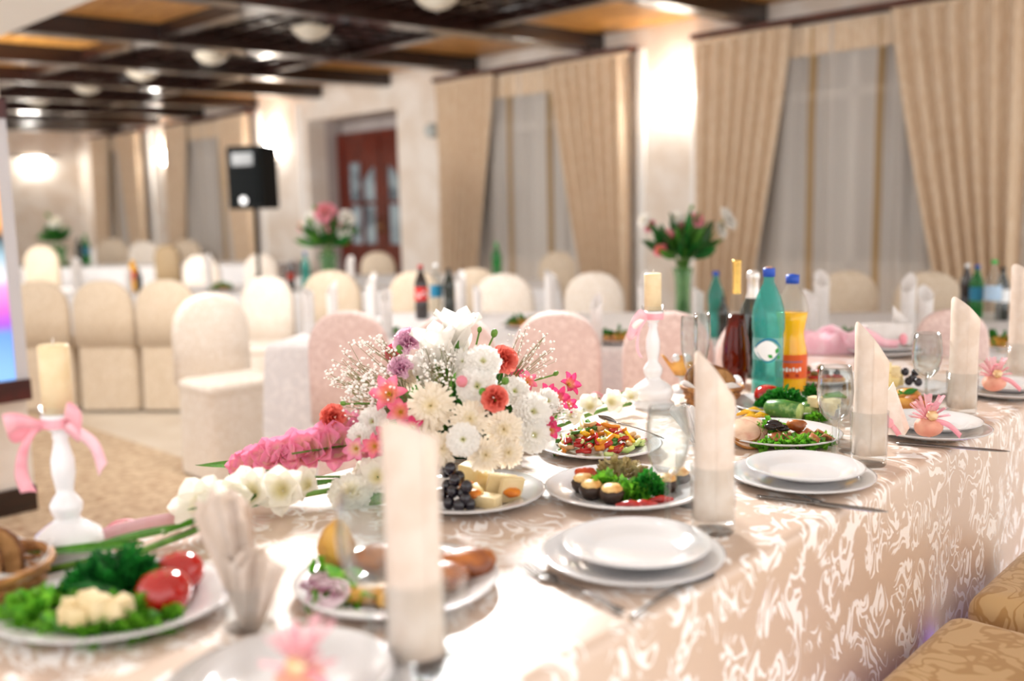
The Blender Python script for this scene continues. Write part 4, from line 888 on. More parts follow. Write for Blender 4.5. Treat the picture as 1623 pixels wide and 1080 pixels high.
# cheese plate
c = P(742, 792, TZ); plate(c.x, c.y, TZ, .135, 'serving_plate', 'white plate of black grapes, apricots and cheese below the centrepiece', 'serving plates')
for k, (px, py, z) in enumerate([(712, 808, 0), (728, 812, 0), (745, 810, 0), (718, 798, .018), (735, 800, .016), (710, 790, .02), (722, 788, .034), (708, 776, .04), (740, 796, .03), (700, 800, .01), (715, 776, .05), (728, 780, .03), (738, 806, .01)]):
    b = P(px, py, PT+z*.5); tag(obj('grape', MB().ell((0, 0, .011), (.0105, .0105, .0115), 12, 8), grapem, loc=(b.x, b.y, PT+z)), 'black grape on the cheese plate', 'grape', 'black grapes on the cheese plate')
for k, (px, py, d, rz, tl, mt) in enumerate([(768, 802, (.055, .026, .02), .3, .05, cheesem), (790, 788, (.05, .012, .045), .9, .3, cheesem), (775, 780, (.045, .014, .04), .5, .35, yellowch), (752, 770, (.05, .03, .04), .2, .1, yellowch), (805, 795, (.04, .012, .045), 1.2, .25, cheesem), (762, 795, (.03, .012, .03), -.4, .3, yellowch)]):
    chunk(px, py, PT, d, rz, tl, mt, 'cheese_slice', ['thick white cheese wedge at the front of the cheese plate', 'upright white cheese slice on the cheese plate', 'yellow cheese slice leaning behind the white wedge', 'yellow cheese block at the back of the cheese plate', 'white cheese slice at the right of the cheese plate', 'thin yellow cheese piece by the grapes'][k], 'cheese', 'cheese pieces on the cheese plate')
for k, (px, py) in enumerate([(738, 786), (750, 790), (742, 778), (812, 788)]):
    irregular('dried_apricot', px, py, PT+.012, (.016, .014, .008), aprm, ['dried apricot beside the grapes', 'dried apricot in front of the yellow cheese', 'dried apricot behind the other apricots', 'brown dried apricot at the right end of the cheese plate'][k], 'fruit', 'dried apricots')
# mushroom plate
c = P(990, 785, TZ); plate(c.x, c.y, TZ, .14, 'serving_plate', 'white plate of stuffed mushrooms, herbs and pepper in the middle', 'serving plates')
for k, (px, py) in enumerate([(925, 780), (938, 790), (970, 797), (1075, 770), (1055, 780)]):
    b = P(px, py, PT); t = thing('stuffed_mushroom', ['stuffed mushroom at the left end of the mushroom plate', 'stuffed mushroom second from left', 'stuffed mushroom at the front of the mushroom plate', 'stuffed mushroom at the right end behind the wine glass', 'stuffed mushroom beside the red pepper'][k], 'food', b, 0, 'stuffed mushrooms')
    obj('mushroom_cap', MB().lathe([(.001, 0), (.014, .001), (.021, .01), (.022, .018), (.017, .024), (.001, .024)], 18), mushm, t); obj('cheese_topping', MB().ell((0, 0, .024), (.019, .019, .009), 14, 8, fn=lambda q: 1+.12*noise3(q, 5)), mushc, t)
irregular('roast_tomato', 928, 765, PT+.01, (.022, .016, .014), M('roast_red', '#c24a1c', .35, col2='#9a3010', nscale=30, bump=.4, bscale=60), 'roasted tomato behind the left mushrooms', 'food', 'food on the mushroom plate')
green('lettuce_leaf', 955, 775, PT+.012, 44, .014, .014, .022, .016, lettm, 'small lettuce tuft behind the left mushrooms', True); green('lettuce_leaf', 1002, 792, PT, 60, .026, .016, .02, .018, lettm, 'curly lettuce tuft at the front of the mushroom plate', True)
green('parsley_tuft', 1028, 785, PT+.006, 480, .027, .02, .042, .011, parsm, 'dark parsley tuft on the mushroom plate')
green('sprout_heap', 985, 765, PT+.004, 260, .045, .02, .04, .018, M('sprouts', '#c9b98a', .4, col2='#9a8450', nscale=50), 'heap of pale sprouts at the back of the mushroom plate')
for k, (px, py, L) in enumerate([(1000, 803, .05), (1020, 802, .045), (1048, 795, .04)]):
    b = P(px, py, PT+.006); t_ = RR*L/2; tag(obj('pepper_strip', MB().tube([-t_, up*.004, t_+up*.002], [.005, .007, .004]), pepr, loc=b), ['red pepper strip at the front of the mushroom plate', 'red pepper strip beside the parsley tuft', 'red pepper strip behind the wine glass stem'][k], 'pepper', 'red pepper strips')
# mixed salad
c = P(950, 715, TZ); plate(c.x, c.y, TZ, .13, 'serving_plate', 'white plate heaped with colourful vegetable salad behind the mushrooms', 'serving plates')
sal = thing('vegetable_salad', 'heap of red, yellow and green vegetable strips with chicken', 'salad', (c.x, c.y, PT), TH)
mix = [M('salad_chicken', '#d9b484', .5, col2='#bf9058', nscale=30), pepy, pepr, cucin, leafm, pepr, M('salad_chicken', ''), M('salad_orange', '#e08a1c', .35, col2='#c9700c', nscale=20)]
SM = {}
for k in range(105):
    a = random.uniform(0, 2*PI); q = math.sqrt(random.random()); hgt = .048*(1-q**1.6); mt = random.choice(mix)
    L, w_ = (random.uniform(.018, .034), random.uniform(.005, .009))
    key = (mt.name, k % 3)
    if key not in SM:
        m_ = MB().tube([(-.013, 0, .002), (0, 0, -.001), (.013, .003, .002)], [.0035, .0046, .003], 6).mesh('salad_strip'); m_.materials.append(mt); SM[key] = m_
    obj('salad_strip', SM[key], mt, sal, loc=(.085*q*math.cos(a), .075*q*math.sin(a), .006+hgt*random.uniform(.55, 1)), rot=(random.uniform(-.6, .6), random.uniform(-.5, .5), random.uniform(0, PI)), scale=(random.uniform(.9, 1.8), random.uniform(1, 1.8), random.uniform(.9, 1.5)))
A = P(1000, 705, TZ+.055); B = P(1048, 690, TZ+.01); o = obj('serving_spoon', spoonm, steel, loc=P(1052, 698, TZ+.012), rot=(.25, 0, 1.9), solid=.0015, scale=.8); tag(o, 'steel serving spoon resting in the vegetable salad', 'cutlery')
# ham plate
c = P(1235, 697, TZ); plate(c.x, c.y, TZ, .13, 'serving_plate', 'white plate of rolled ham, lettuce and roast meat', 'serving plates')
for k, (px, py, z) in enumerate([(1185, 704, .0), (1190, 690, .008), (1178, 694, .012)]):
    b = P(px, py, PT+z); t = thing('ham_roll_slice', ['round ham roll slice at the front left of the ham plate', 'ham roll slice behind the front one', 'ham roll slice at the back left of the ham plate'][k], 'ham', b, 0, 'ham roll slices')
    obj('slice', MB().lathe([(.001, 0), (.034, 0), (.034, .007), (.001, .007)], 24), hamm, t, rot=(.5, .05, TH), loc=(0, 0, .012)); obj('rind', MB().lathe([(.0338, 0), (.0358, .001), (.0358, .006), (.0338, .007)], 24), hamr, t, rot=(.5, .05, TH), loc=(0, 0, .012))
green('lettuce_leaf', 1218, 690, PT+.004, 70, .03, .022, .025, .018, lettm, 'curly lettuce at the back left of the ham plate', True); green('lettuce_leaf', 1255, 710, PT, 110, .065, .018, .014, .017, lettm, 'curly lettuce along the front of the ham plate', True); green('lettuce_leaf', 1295, 705, PT, 40, .022, .014, .014, .017, lettm, 'curly lettuce at the right end of the ham plate', True)
for k, (px, py, z) in enumerate([(1222, 682, .03), (1232, 680, .032), (1226, 676, .036), (1240, 684, .026)]):
    irregular('prune', px, py, PT+z, (.014, .011, .007), plum, 'glossy black prune on the lettuce of the ham plate', 'fruit', 'prunes on the ham plate')
for k in range(9):
    px, py = 1235+k*9, 698-(k % 2)*7; b = P(px, py, PT+.012); tag(obj('roast_slice', MB().grid(lambda u, v: ((u-.5)*.05, (v-.5)*.022, .004+.007*math.sin(u*4+k)), 8, 3), meatm, loc=b, rot=(.5, .15, TH+.5+.12*k), solid=.003), 'thin roast meat slice fanned on the ham plate', 'meat', 'roast meat slices')
irregular('roast_roll', 1262, 684, PT+.018, (.022, .016, .013), chickm, 'rounded roast piece on top of the meat slices', 'meat', None)
# vegetable plate behind
c = P(1245, 650, TZ); plate(c.x, c.y, TZ, .135, 'serving_plate', 'white plate of cucumbers, tomato and herbs in front of the bottles', 'serving plates')
tomato(1216, 645, PT, .033, 'red tomato beside the teal bottle base')
cucumber(1240, 664, PT, .085, .022, TH-.75, 'whole cucumber piece at the front of the vegetable plate'); cucumber(1278, 660, PT, .04, .017, TH-1.45, 'short cucumber end facing us on the vegetable plate')
green('parsley_bunch', 1240, 645, PT+.01, 900, .06, .024, .042, .014, parsm, 'dark parsley bunch behind the cucumber'); green('parsley_tuft', 1284, 630, PT+.02, 160, .012, .012, .03, .012, parsm, 'parsley tuft standing in front of the orange bottle'); green('dill_tuft', 1296, 666, PT, 260, .022, .016, .012, .012, lettm, 'bright dill tuft at the front of the vegetable plate')
for k, (px, py, rz) in enumerate([(1182, 658, .3), (1195, 654, .1), (1205, 662, .6), (1190, 664, .5)]):
    b = P(px, py, PT+.006); t_ = RR*.025; tag(obj('pepper_strip', MB().tube([-t_+up*.003, up*.008, t_], [.004, .0065, .004]), pepy, loc=b, rot=rz), 'yellow pepper strip at the left of the vegetable plate', 'pepper', 'yellow pepper strips')
for k, (px, py, z) in enumerate([(1298, 652, .012), (1308, 650, .02), (1292, 645, .026), (1312, 658, .008), (1320, 648, .014)]):
    chunk(px, py, PT+z, (.026, .026, .024), k*.7, .25*(k % 2), cheesem, 'cheese_cube', 'white cheese cube on the vegetable plate', 'cheese', 'cheese cubes on the vegetable plate')
for k in range(5):
    A = P(1290+k*3, 640-k, PT+.02); B = P(1330+k*3, 622+k*2, PT+.035); tag(obj('spring_onion', MB().tube([A, A.lerp(B, .5)+up*.008, B], [.004, .0035, .003]), stemm), 'spring onion stalk at the back of the vegetable plate', 'greens', 'spring onions on the vegetable plate')
# canapes
c = P(1300, 606, TZ); plate(c.x, c.y, TZ, .12, 'serving_plate', 'white plate of canapes with olives right of the orange bottle', 'serving plates')
for k, (px, py) in enumerate([(1290, 608), (1308, 606), (1300, 598), (1326, 606), (1280, 600)]):
    b = P(px, py, PT); t = thing('canape', 'round olive and caviar canape, ' + ['front left of its plate', 'front middle of its plate', 'at the back of its plate', 'at the right end of its plate', 'leftmost, beside the orange bottle'][k], 'food', b, 0, 'canapes')
    obj('base', MB().lathe([(.001, 0), (.022, 0), (.024, .008), (.021, .014), (.001, .014)], 16), pastry, t); obj('topping', MB().ell((0, 0, .016), (.018, .018, .007), 12, 6, fn=lambda q: 1+.2*noise3(q, 6)), pepr, t); obj('olive', MB().ell((0, 0, .028), (.011, .011, .009), 10, 6), grapem if k % 2 else olivem, t)
# cheese and pastry plate
c = P(1432, 622, TZ); plate(c.x, c.y, TZ, .13, 'serving_plate', 'white plate of cheese, grapes and pastries behind the place card', 'serving plates')
for k, (px, py, z, mt) in enumerate([(1402, 608, .02, yellowch), (1412, 612, .008, yellowch), (1420, 604, .02, cheesem), (1402, 590, .05, yellowch), (1416, 596, .034, cheesem), (1426, 610, .006, yellowch)]):
    chunk(px, py, PT+z, (.028, .022, .026), k, .2*(k % 2), mt, 'cheese_cube', 'cheese cube on the pastry plate behind the place card', 'cheese', 'cheese cubes on the pastry plate')
for k, (px, py, z) in enumerate([(1434, 606, .034), (1446, 612, .02), (1440, 614, .01), (1450, 606, .03), (1455, 616, .012)]):
    b = P(px, py, PT+z*.5); tag(obj('grape', MB().ell((0, 0, .011), (.011, .011, .012), 12, 8), grapem, loc=(b.x, b.y, PT+z)), 'black grape on the pastry plate', 'grape', 'black grapes on the pastry plate')
for k, (px, py) in enumerate([(1410, 628), (1432, 624)]):
    b = P(px, py, PT+.02); t = thing('mint_sprig', ['mint leaf left of the place card plate grapes', 'mint leaf under the grapes'][k], 'greens', b, 0, 'mint leaves'); leaf(t, b, RR*.8-FF*.3+up*.3, .035, parsm, wid=1.6); leaf(t, b, -RR*.5-FF*.5+up*.4, .03, parsm, wid=1.6)
for k, (px, py) in enumerate([(1440, 634), (1452, 645), (1432, 650), (1462, 655)]):
    irregular('pastry', px, py, PT, (.03, .018, .015), [pastry, chickm][k % 2], ['golden pastry below the grapes', 'brown pastry behind the pink favour', 'golden pastry behind the place card', 'brown pastry near the wine glass'][k], 'pastry', 'pastries')
# favours and card on the plates
def favour(px, py, z, s, label):
    b = P(px, py, z); t = thing('party_favour', label, 'favour', b, 0, 'tulle party favours'); t.scale = (s,)*3
    obj('sweets_pouch', MB().ell((0, 0, .02), (.027, .027, .02), 16, 10, fn=lambda q: 1+.07*math.sin(5*math.atan2(q.y, q.x))), M('pouch_peach', '#e2a890', .6, col2='#d9917e', nscale=30), t)
    mb = MB()
    for k in range(22):
        a = k*2*PI/22+.1*math.sin(k*5); lk = .03+.012*math.sin(k*3.7); mb.grid(lambda u, v: ((u*lk)*math.cos(a+(v-.5)*.62*(1-.3*u)), (u*lk)*math.sin(a+(v-.5)*.62*(1-.3*u)), .036+u*(.026+.02*math.sin(k*2.1))+.002*math.sin(v*7)), 4, 3)
    obj('tulle_frill', mb, tulle, t)
    obj('ribbon_loop', strip([RR*0+up*.038, RR*.012+up*.06-FF*.01, RR*-.004+up*.068-FF*.012, RR*-.006+up*.04], RR*.6+up*.2, .014), ribbon, t, solid=.0006)
    obj('ribbon_tail', strip([up*.036-FF*.01, RR*.03+up*.028-FF*.02, RR*.052+up*.006-FF*.03], up*.7+RR*.3, .014), ribbon, t, solid=.0006)
    obj('sugar_rose', MB().ell((.012, -.012, .046), (.011, .011, .01), 10, 8, fn=lambda q: 1+.15*math.sin(7*q.z+4*math.atan2(q.y, q.x))), M('cream_rose', '#f0d2a8', .5, col2='#e6bf8a', nscale=60), t)
favour(1470, 692, TZ+.034, 1.0, 'pink tulle party favour on the plates beside the place card'); favour(1574, 620, TZ+.034, 1.0, 'pink tulle party favour on the plates near the right edge')
favour(478, 1108, TZ+.034, .9, 'blurred pink tulle favour at the bottom edge')
b = P(1418, 690, TZ+.034); t = thing('place_card', 'folded white place card with pink ribbon bow on the plates', 'card', b, TH-.1)
pap = M('card_paper', '#eee6dc', .6, col2='#e6dbcd', nscale=50)
mb = MB().add([(-.03, 0, 0), (.02, -.0, .0), (.032, .012, .012), (.0, .02, .105), (-.034, .012, .05)], [(0, 1, 2, 3, 4)]); obj('card_face', mb, pap, t, solid=.001, smooth=False)
mb = MB().add([(-.03, 0.035, 0), (.02, .035, .0), (.0, .021, .105), (-.034, .014, .05)], [(0, 1, 2, 3)]); obj('card_back', mb, pap, t, solid=.001, smooth=False)
obj('card_ribbon', strip([(-.03, .004, .062), (-.014, -.004, .03), (.0, -.006, .012), (.008, -.004, .0)], (.8, 0, .3), .012), ribbon, t, solid=.0008); obj('ribbon_knot', MB().ell((-.012, -.006, .026), (.008, .005, .01), 10, 6), ribbon, t)
# ------------------------------------------------------------------ paper napkins in holders
def fan_holder(px, py, label, pts, hold_h, seed, mat=paper):
    b = P(px, py, TZ); t = thing('paper_napkins', label, 'napkins', b, math.atan2(RR.y, RR.x), 'paper napkin holders')
    for k, (x0, x1, h, y, wd) in enumerate(pts):
        def fn(u, v): return (x0*(1-u)+x1*u+(v-.5)*wd*(.5+.9*u), y+.012*math.sin(v*9+k)*u+.006*math.sin(v*23), .004+u*h*(1-.16*abs(v-.5)*2+.05*math.sin(v*17+seed)))
        obj('paper_napkin', MB().grid(fn, 8, 14), mat, t, solid=.0012)
    obj('holder', MB().lathe([(.001, 0), (.03, 0), (.033, .004), (.03, hold_h), (.029, hold_h), (.031, .006), (.001, .005)], 28), glass, t)
fan_holder(398, 992, 'ivory paper napkins fanned out of a small glass at left', [(0, -.03, .17, .012, .05), (-.004, -.034, .155, .004, .05), (.0, -.022, .16, -.004, .045), (.004, .012, .10, -.014, .05), (.006, .022, .095, -.02, .045)], .055, 2)
fan_holder(1112, 705, 'white paper napkins with pointed corners behind the first napkin roll', [(-.01, -.04, .085, 0, .04), (0, .0, .06, .01, .05), (.01, .05, .085, 0, .035)], .04, 5, napkw)
# ------------------------------------------------------------------ baskets
wick = M('wicker', '#b57f45', .6, col2='#8a5a2a', nscale=60)
def basket(px, py, r, h, label, slices, sx=1):
    b = P(px, py, TZ); t = thing('bread_basket', label, 'basket', b, TH, 'bread baskets')
    N_ = 44; mb = MB()
    for i in range(int(h/.006)):
        z = .003+i*.006; rr = r*(.78+.22*z/h); pts = []
        for j in range(N_+1):
            a = 2*PI*j/N_; q = rr+.0022*math.sin(j*PI/2+(PI if i % 2 else 0)); pts.append((sx*q*math.cos(a), q*math.sin(a), z))
        mb.tube(pts, .0031, 5, False)
    w_ = obj('wicker_wall', mb, wick, t); obj('rim', MB().tube([(sx*r*1.01*math.cos(a), r*1.01*math.sin(a), h) for a in np.linspace(0, 2*PI, 33)], .006, 6, False), wick, t)
    obj('base', MB().lathe([(.001, .002), (r*.8, .002), (r*.8, .006), (.001, .006)], 24, sx=sx), wick, t)
    obj('paper_liner', MB().grid(lambda u, v: (sx*r*(.75+.3*u)*math.cos(v*2*PI), r*(.75+.3*u)*math.sin(v*2*PI), .008+u*(h+.004+.01*math.sin(v*2*PI*4))), 4, 48), napkw, t, solid=.0008)
    for k, (x, y, z, rz, tl) in enumerate(slices):
        v = Matrix.Rotation(TH, 3, 'Z') @ Vector((x, y, z)); s_ = thing('bread_slice', (['frontmost dark bread slice in the basket by the bottles', 'second dark bread slice in the basket by the bottles', 'third dark bread slice in the basket by the bottles', 'rearmost dark bread slice in the basket by the bottles'][k] if px > 500 else ['front dark bread slice in the basket at the left edge', 'rear dark bread slice in the basket at the left edge'][k]), 'bread', b+v, TH+rz, 'bread slices by the bottles' if px > 500 else 'bread slices at left')
        o2 = outline(.1, .088, 0, 10); rg = lambda s, y0: [(x_*s, y0, z_*s) for x_, z_ in o2]
        obj('crumb', MB().loft([rg(.95, 0), rg(.95, .012)]), breadm, s_, rot=(tl, 0, 0), smooth=False); obj('crust', MB().loft([rg(.93, .0005), rg(1, .001), rg(1, .011), rg(.93, .0115)], cap=False), crustm, s_, rot=(tl, 0, 0))
basket(1128, 640, .075, .045, 'wicker bread basket left of the amber bottle', [(.012, -.04, .012, .15, -.3), (.012, -.015, .012, .05, -.35), (.004, .01, .012, -.05, -.35), (-.01, .032, .012, .1, -.3)])
basket(-28, 955, .085, .05, 'wicker bread basket with paper liner cut by the left edge', [(-.01, -.03, .012, .3, -.3), (.0, .0, .012, .2, -.3)])
# golden pastry fan with egg
b = P(1080, 622, TZ); t = thing('filled_pastry', 'golden pastry shell with white balls beside the candlestick', 'pastry', b, TH)
obj('pastry_stand', MB().lathe([(.001, 0), (.03, 0), (.03, .004), (.008, .008), (.006, .04), (.02, .045), (.001, .046)], 20), china, t)
obj('shell', MB().grid(lambda u, v: ((v-.5)*.085*(.25+u), .012-.016*math.sin(v*PI)*(1-.3*u), .042+.05*u*(1+.22*math.cos(v*4*PI))), 8, 18), pastry, t, solid=.006)
for x in (-.012, .016): obj('cream_ball', MB().ell((x, .008, .092), (.013, .013, .013), 12, 8), china, t)
# flutes behind
flutep = [(.001, 0), (.026, .001), (.005, .006), (.0035, .02), (.0035, .08), (.012, .1), (.021, .14), (.0225, .18), (.02, .225), (.0193, .225), (.0215, .18), (.02, .14), (.011, .103), (.001, .098)]
flm = MB().lathe(flutep, 24).mesh('champagne_flute'); flm.materials.append(stemglass)
for px, py, lab in [(1092, 640, 'champagne flute left of the bread basket slices'), (1112, 632, 'champagne flute right beside the other flute')]:
    b = P(px, py, TZ); tag(obj('champagne_flute', flm, stemglass, loc=b), lab, 'glass', 'champagne flutes')

# ------------------------------------------------------------------ bottles
def glassmat(name, col, rough=.03, trans=.9, ior=1.33): return M(name, col, rough, trans=trans, ior=ior, bump=.01)
teal = thin('teal_plastic', '#9cdcd4', .3, '#4fbcb4', .04, 1.35); amber = thin('amber_liquid', '#b5560e', .45, '#5a1c06', .03, 1.4); greeng = thin('green_glass', '#7fd69a', .4, '#2fa050', .04, 1.4); darkg = M('dark_green_glass', '#0c1a10', .08, spec=.8, coat=.4, bump=.01)
orange = M('orange_drink', '#f5b90a', .12, col2='#f2a900', nscale=10, coat=.4, sss=.3); pet = thin('clear_plastic', '#f4f4f0', .06, '#ffffff', .03, 1.4); cola = M('cola', '#1a0a06', .1, spec=.7, coat=.4, bump=.01); bluecap = M('blue_cap', '#1b4bb0', .35, bump=.1); goldf = M('gold_foil', '#d9b060', .25, metal=.8, bump=.2, bscale=80); silverf = M('silver_foil', '#dcd8d4', .3, metal=.6, bump=.4, bscale=90)
def wrap(t, name, pts2, faces, r, mat, off=.0008, z0=0):
    # map flat (arc, z) polygons on to a cylinder, front towards the camera
    V = []
    for a_, z in pts2:
        a = a_/r; V.append((math.cos(a)*(r+off), math.sin(a)*(r+off), z0+z))
    return obj(name, MB().add(V, faces), mat, t)
def band(t, name, r, a0, a1, z0, z1, mat, off=.0006, n=24): 
    rr = r if callable(r) else (lambda z: r)
    return obj(name, MB().grid(lambda u, v: (math.cos(a0+(a1-a0)*u)*(rr(z0+(z1-z0)*v)+off), math.sin(a0+(a1-a0)*u)*(rr(z0+(z1-z0)*v)+off), z0+(z1-z0)*v), n, 8), mat, t)
def face_cam(p): return math.atan2(-p.y, -p.x)
def bottle(p, prof, mat, label, group, h=None, parts=()):
    sc = 1
    if h: sc = h/prof[-1][1]
    t = thing('bottle', label, 'bottle', p, face_cam(p), group); t.scale = (sc,)*3
    obj('body', MB().lathe([(.001, 0)]+list(prof), 32), mat, t); return t
g = 'bottles on the head table'
# teal water bottle
b = P(1216, 629, TZ); D = depth(b); hh = 206*D/F
tp = [(.036, 0), (.040, .006), (.0405, .06), (.0385, .075), (.0385, .165), (.0415, .178), (.0418, .21), (.039, .232), (.030, .262), (.02, .285), (.0135, .298), (.0135, .318)]
t = bottle(b, tp, teal, 'tall teal plastic water bottle with blue cap', g, hh-.02)
obj('cap', MB().lathe([(.001, .312), (.0155, .312), (.0155, .33), (.0145, .334), (.001, .334)], 24), bluecap, t)
obj('cap_top', MB().lathe([(.009, .334), (.009, .337), (.001, .337)], 16), M('tan_cap', '#b98a70', .5, bump=.05), t)
rr = .0386
band(t, 'label', rr, -1.5, 1.5, .1, .158, M('clear_label', '#bfe0e6', .2, alpha=.25, bump=.02))
swoosh = [(-.034+.068*s, .128+.027*math.sin(PI*s)**.8*(1-.25*s)) for s in np.linspace(0, 1, 14)]; sw2 = [(x, 2*.128-z-.004) for x, z in swoosh]
bluel = M('label_blue', '#1a7598', .3, bump=.02); whitel = M('label_white', '#f2f4f4', .3, bump=.02); greenl = M('label_green', '#2f9a3c', .3, bump=.02)
def poly_strip(A, B): 
    n = len(A); return list(A)+list(B), [(i, i+1, n+i+1, n+i) for i in range(n-1)]
v_, f_ = poly_strip([(-x*1.0-.006, z) for x, z in swoosh], [(-x*1.0-.006, z) for x, z in sw2]); wrap(t, 'label_emblem', v_, f_, rr, whitel, .0012)
v_, f_ = poly_strip([(-x, z+.007) for x, z in swoosh], [(-x, z+.001) for x, z in swoosh]); wrap(t, 'label_swoosh', v_, f_, rr, bluel, .0014)
v_, f_ = poly_strip([(-x*.8, z-.002) for x, z in sw2], [(-x*.8, z-.005) for x, z in sw2]); wrap(t, 'label_swoosh', v_, f_, rr, bluel, .0014)
for k, (cx_, cz_, a, L) in enumerate([(.012, .108, 2.6, .014), (.02, .118, 1.2, .016), (.024, .106, .5, .01)]):
    A = [(cx_+L*s*math.cos(a)-.005*math.sin(PI*s)*math.sin(a), cz_+L*s*math.sin(a)+.005*math.sin(PI*s)*math.cos(a)) for s in np.linspace(0, 1, 7)]; B = [(cx_+L*s*math.cos(a)+.005*math.sin(PI*s)*math.sin(a), cz_+L*s*math.sin(a)-.005*math.sin(PI*s)*math.cos(a)) for s in np.linspace(0, 1, 7)]
    v_, f_ = poly_strip(A, B); wrap(t, 'label_leaf', v_, f_, rr, greenl, .0016)
# orange drink bottle
b = P(1253, 618, TZ); D = depth(b); hh = 184*D/F
op = [(.032, 0), (.0355, .006), (.036, .09), (.034, .1), (.029, .125), (.028, .138), (.033, .165), (.036, .185)]
t = thing('bottle', 'orange soda bottle with blue cap and orange label', 'bottle', b, face_cam(b), g); t.scale = (hh/.275,)*3
obj('drink', MB().lathe([(.001, 0)]+op+[(.001, .185)], 32), orange, t)
obj('shoulder', MB().lathe([(.036, .1855), (.0362, .2), (.03, .222), (.02, .238), (.0135, .246), (.0135, .258)], 32), pet, t)
obj('cap', MB().lathe([(.001, .252), (.0155, .252), (.0155, .272), (.001, .275)], 24), bluecap, t)
orl = M('orange_label', '#e2601a', .35, col2='#d9500f', nscale=12)
band(t, 'label', .0362, -1.9, 1.9, .032, .088, orl)
band(t, 'label_line', .0362, -.75, .75, .0705, .0735, M('label_slate', '#8a6a86', .4, bump=.02), .0012)
for q in range(7): band(t, 'label_mark', .0362, -.72+q*.205, -.72+q*.205+.12, .0495+.0012*math.sin(q*2.2), .0575+.0012*math.cos(q*3.1), whitel, .0012, 4)
for q, (a0, a1) in enumerate(((-.6, -.42), (-.3, -.1), (.28, .5))): band(t, 'label_mark', .0362, a0, a1, .0365, .043, M('label_red', '#a01c10', .3, bump=.02), .0012, 4)
# amber brandy bottle
b = P(1166, 610, TZ); D = depth(b); hh = 195*D/F
ap = [(.020, 0), (.026, .006), (.034, .04), (.037, .07), (.0345, .11), (.0265, .155), (.0205, .19)]
t = thing('bottle', 'slender amber brandy bottle with long gold foil neck', 'bottle', b, face_cam(b), g); t.scale = (hh/.33,)*3
obj('brandy', MB().lathe([(.001, 0)]+ap+[(.001, .19)], 32), amber, t); obj('glass_neck', MB().lathe([(.0205, .1905), (.017, .21), (.0135, .235), (.0115, .25), (.0115, .262)], 28), glass, t)
obj('gold_foil', MB().lathe([(.0125, .245), (.0115, .26), (.0115, .322), (.0125, .328), (.0125, .334), (.001, .334)], 24), goldf, t)
# champagne and green bottle behind
cp_ = [(.04, 0), (.042, .006), (.042, .17), (.036, .2), (.02, .235), (.0155, .25)]
for px, py, hp, lab in [(1192, 596, 166, 'dark champagne bottle with silver foil behind the amber bottle')]:
    b = P(px, py, TZ); D = depth(b); t = thing('bottle', lab, 'bottle', b, face_cam(b), g); t.scale = (hp*D/F/.31,)*3
    obj('body', MB().lathe([(.001, 0)]+cp_, 28), darkg, t); obj('foil', MB().lathe([(.0215, .232), (.017, .25), (.0165, .285), (.019, .29), (.0185, .305), (.012, .312), (.001, .312)], 24), silverf, t)
# ------------------------------------------------------------------ things on the guest tables
napm = [napkin_mesh(1, .13, 2.2, .25).mesh('napkin_roll'), napkin_mesh(1, .13, 2.2+PI*.3, .15).mesh('napkin_roll'), napkin_mesh(1, .13, 1.6, .3).mesh('napkin_roll')]
for m_ in napm: m_.materials.append(napkw)
gw = 'napkin rolls on the guest tables'
for i, (px, yb, yt, lab) in enumerate([(1300, 528, 428, 'white napkin roll left of the left window chair'), (1282, 548, 458, 'shorter white napkin roll behind the orange bottle'), (1437, 530, 433, 'white napkin roll left of the right window chair'), (1464, 548, 452, 'white napkin roll in front of the right window chair'),
        (873, 505, 428, 'white napkin roll between the two ivory chairs'), (945, 548, 465, 'white napkin roll left of the candlestick'), (731, 500, 428, 'white napkin roll right of the cola bottle'), (757, 505, 452, 'white napkin roll by the ivory chair under green bottle'),
        (590, 501, 432, 'white napkin roll in front of the tan chair by the door'), (614, 535, 458, 'white napkin roll left of the cola bottle'), (491, 530, 456, 'white napkin roll left above the painted pink-lit chair'), (528, 517, 445, 'white napkin roll under the pink vase flowers'), (557, 461, 405, 'white napkin roll before the wooden door'),
        (1106, 530, 455, 'white napkin roll right of the big vase'), (1020, 510, 430, 'white napkin roll behind the middle candle'), (331, 452, 402, 'white napkin roll left of the turned ivory chair'), (125, 470, 408, 'white napkin roll between the first beige chairs'), (62, 423, 396, 'white napkin roll above the first beige chair'), (205, 464, 425, 'white napkin roll beside the yellow bottle'), (32, 470, 425, 'white napkin roll at the left edge'), (150, 421, 390, 'small white napkin roll on the farthest table')]):
    b = P(px, yb, BZ); D = depth(b); h = (yb-yt)*D/F
    if b.y > 7.2: b = b*(6.9/b.y); b.z = BZ; D = depth(b); h = H-(yt-342)*D/1516-BZ
    o = obj('napkin_roll', napm[i % 3], napkw, loc=(b.x, b.y, BZ), scale=(h*.95, h*.95, h)); tag(o, lab, 'napkin', gw)
gb = 'bottles on the guest tables'
cap_r = {'blue': bluecap, 'green': M('green_cap', '#2fae4c', .35, bump=.05), 'white': whitel, 'red': M('red_cap', '#b81c1c', .35, bump=.05), 'dark': cola, 'silver': silverf}
redl = M('red_label', '#d8241c', .35, col2='#c41812', nscale=8)
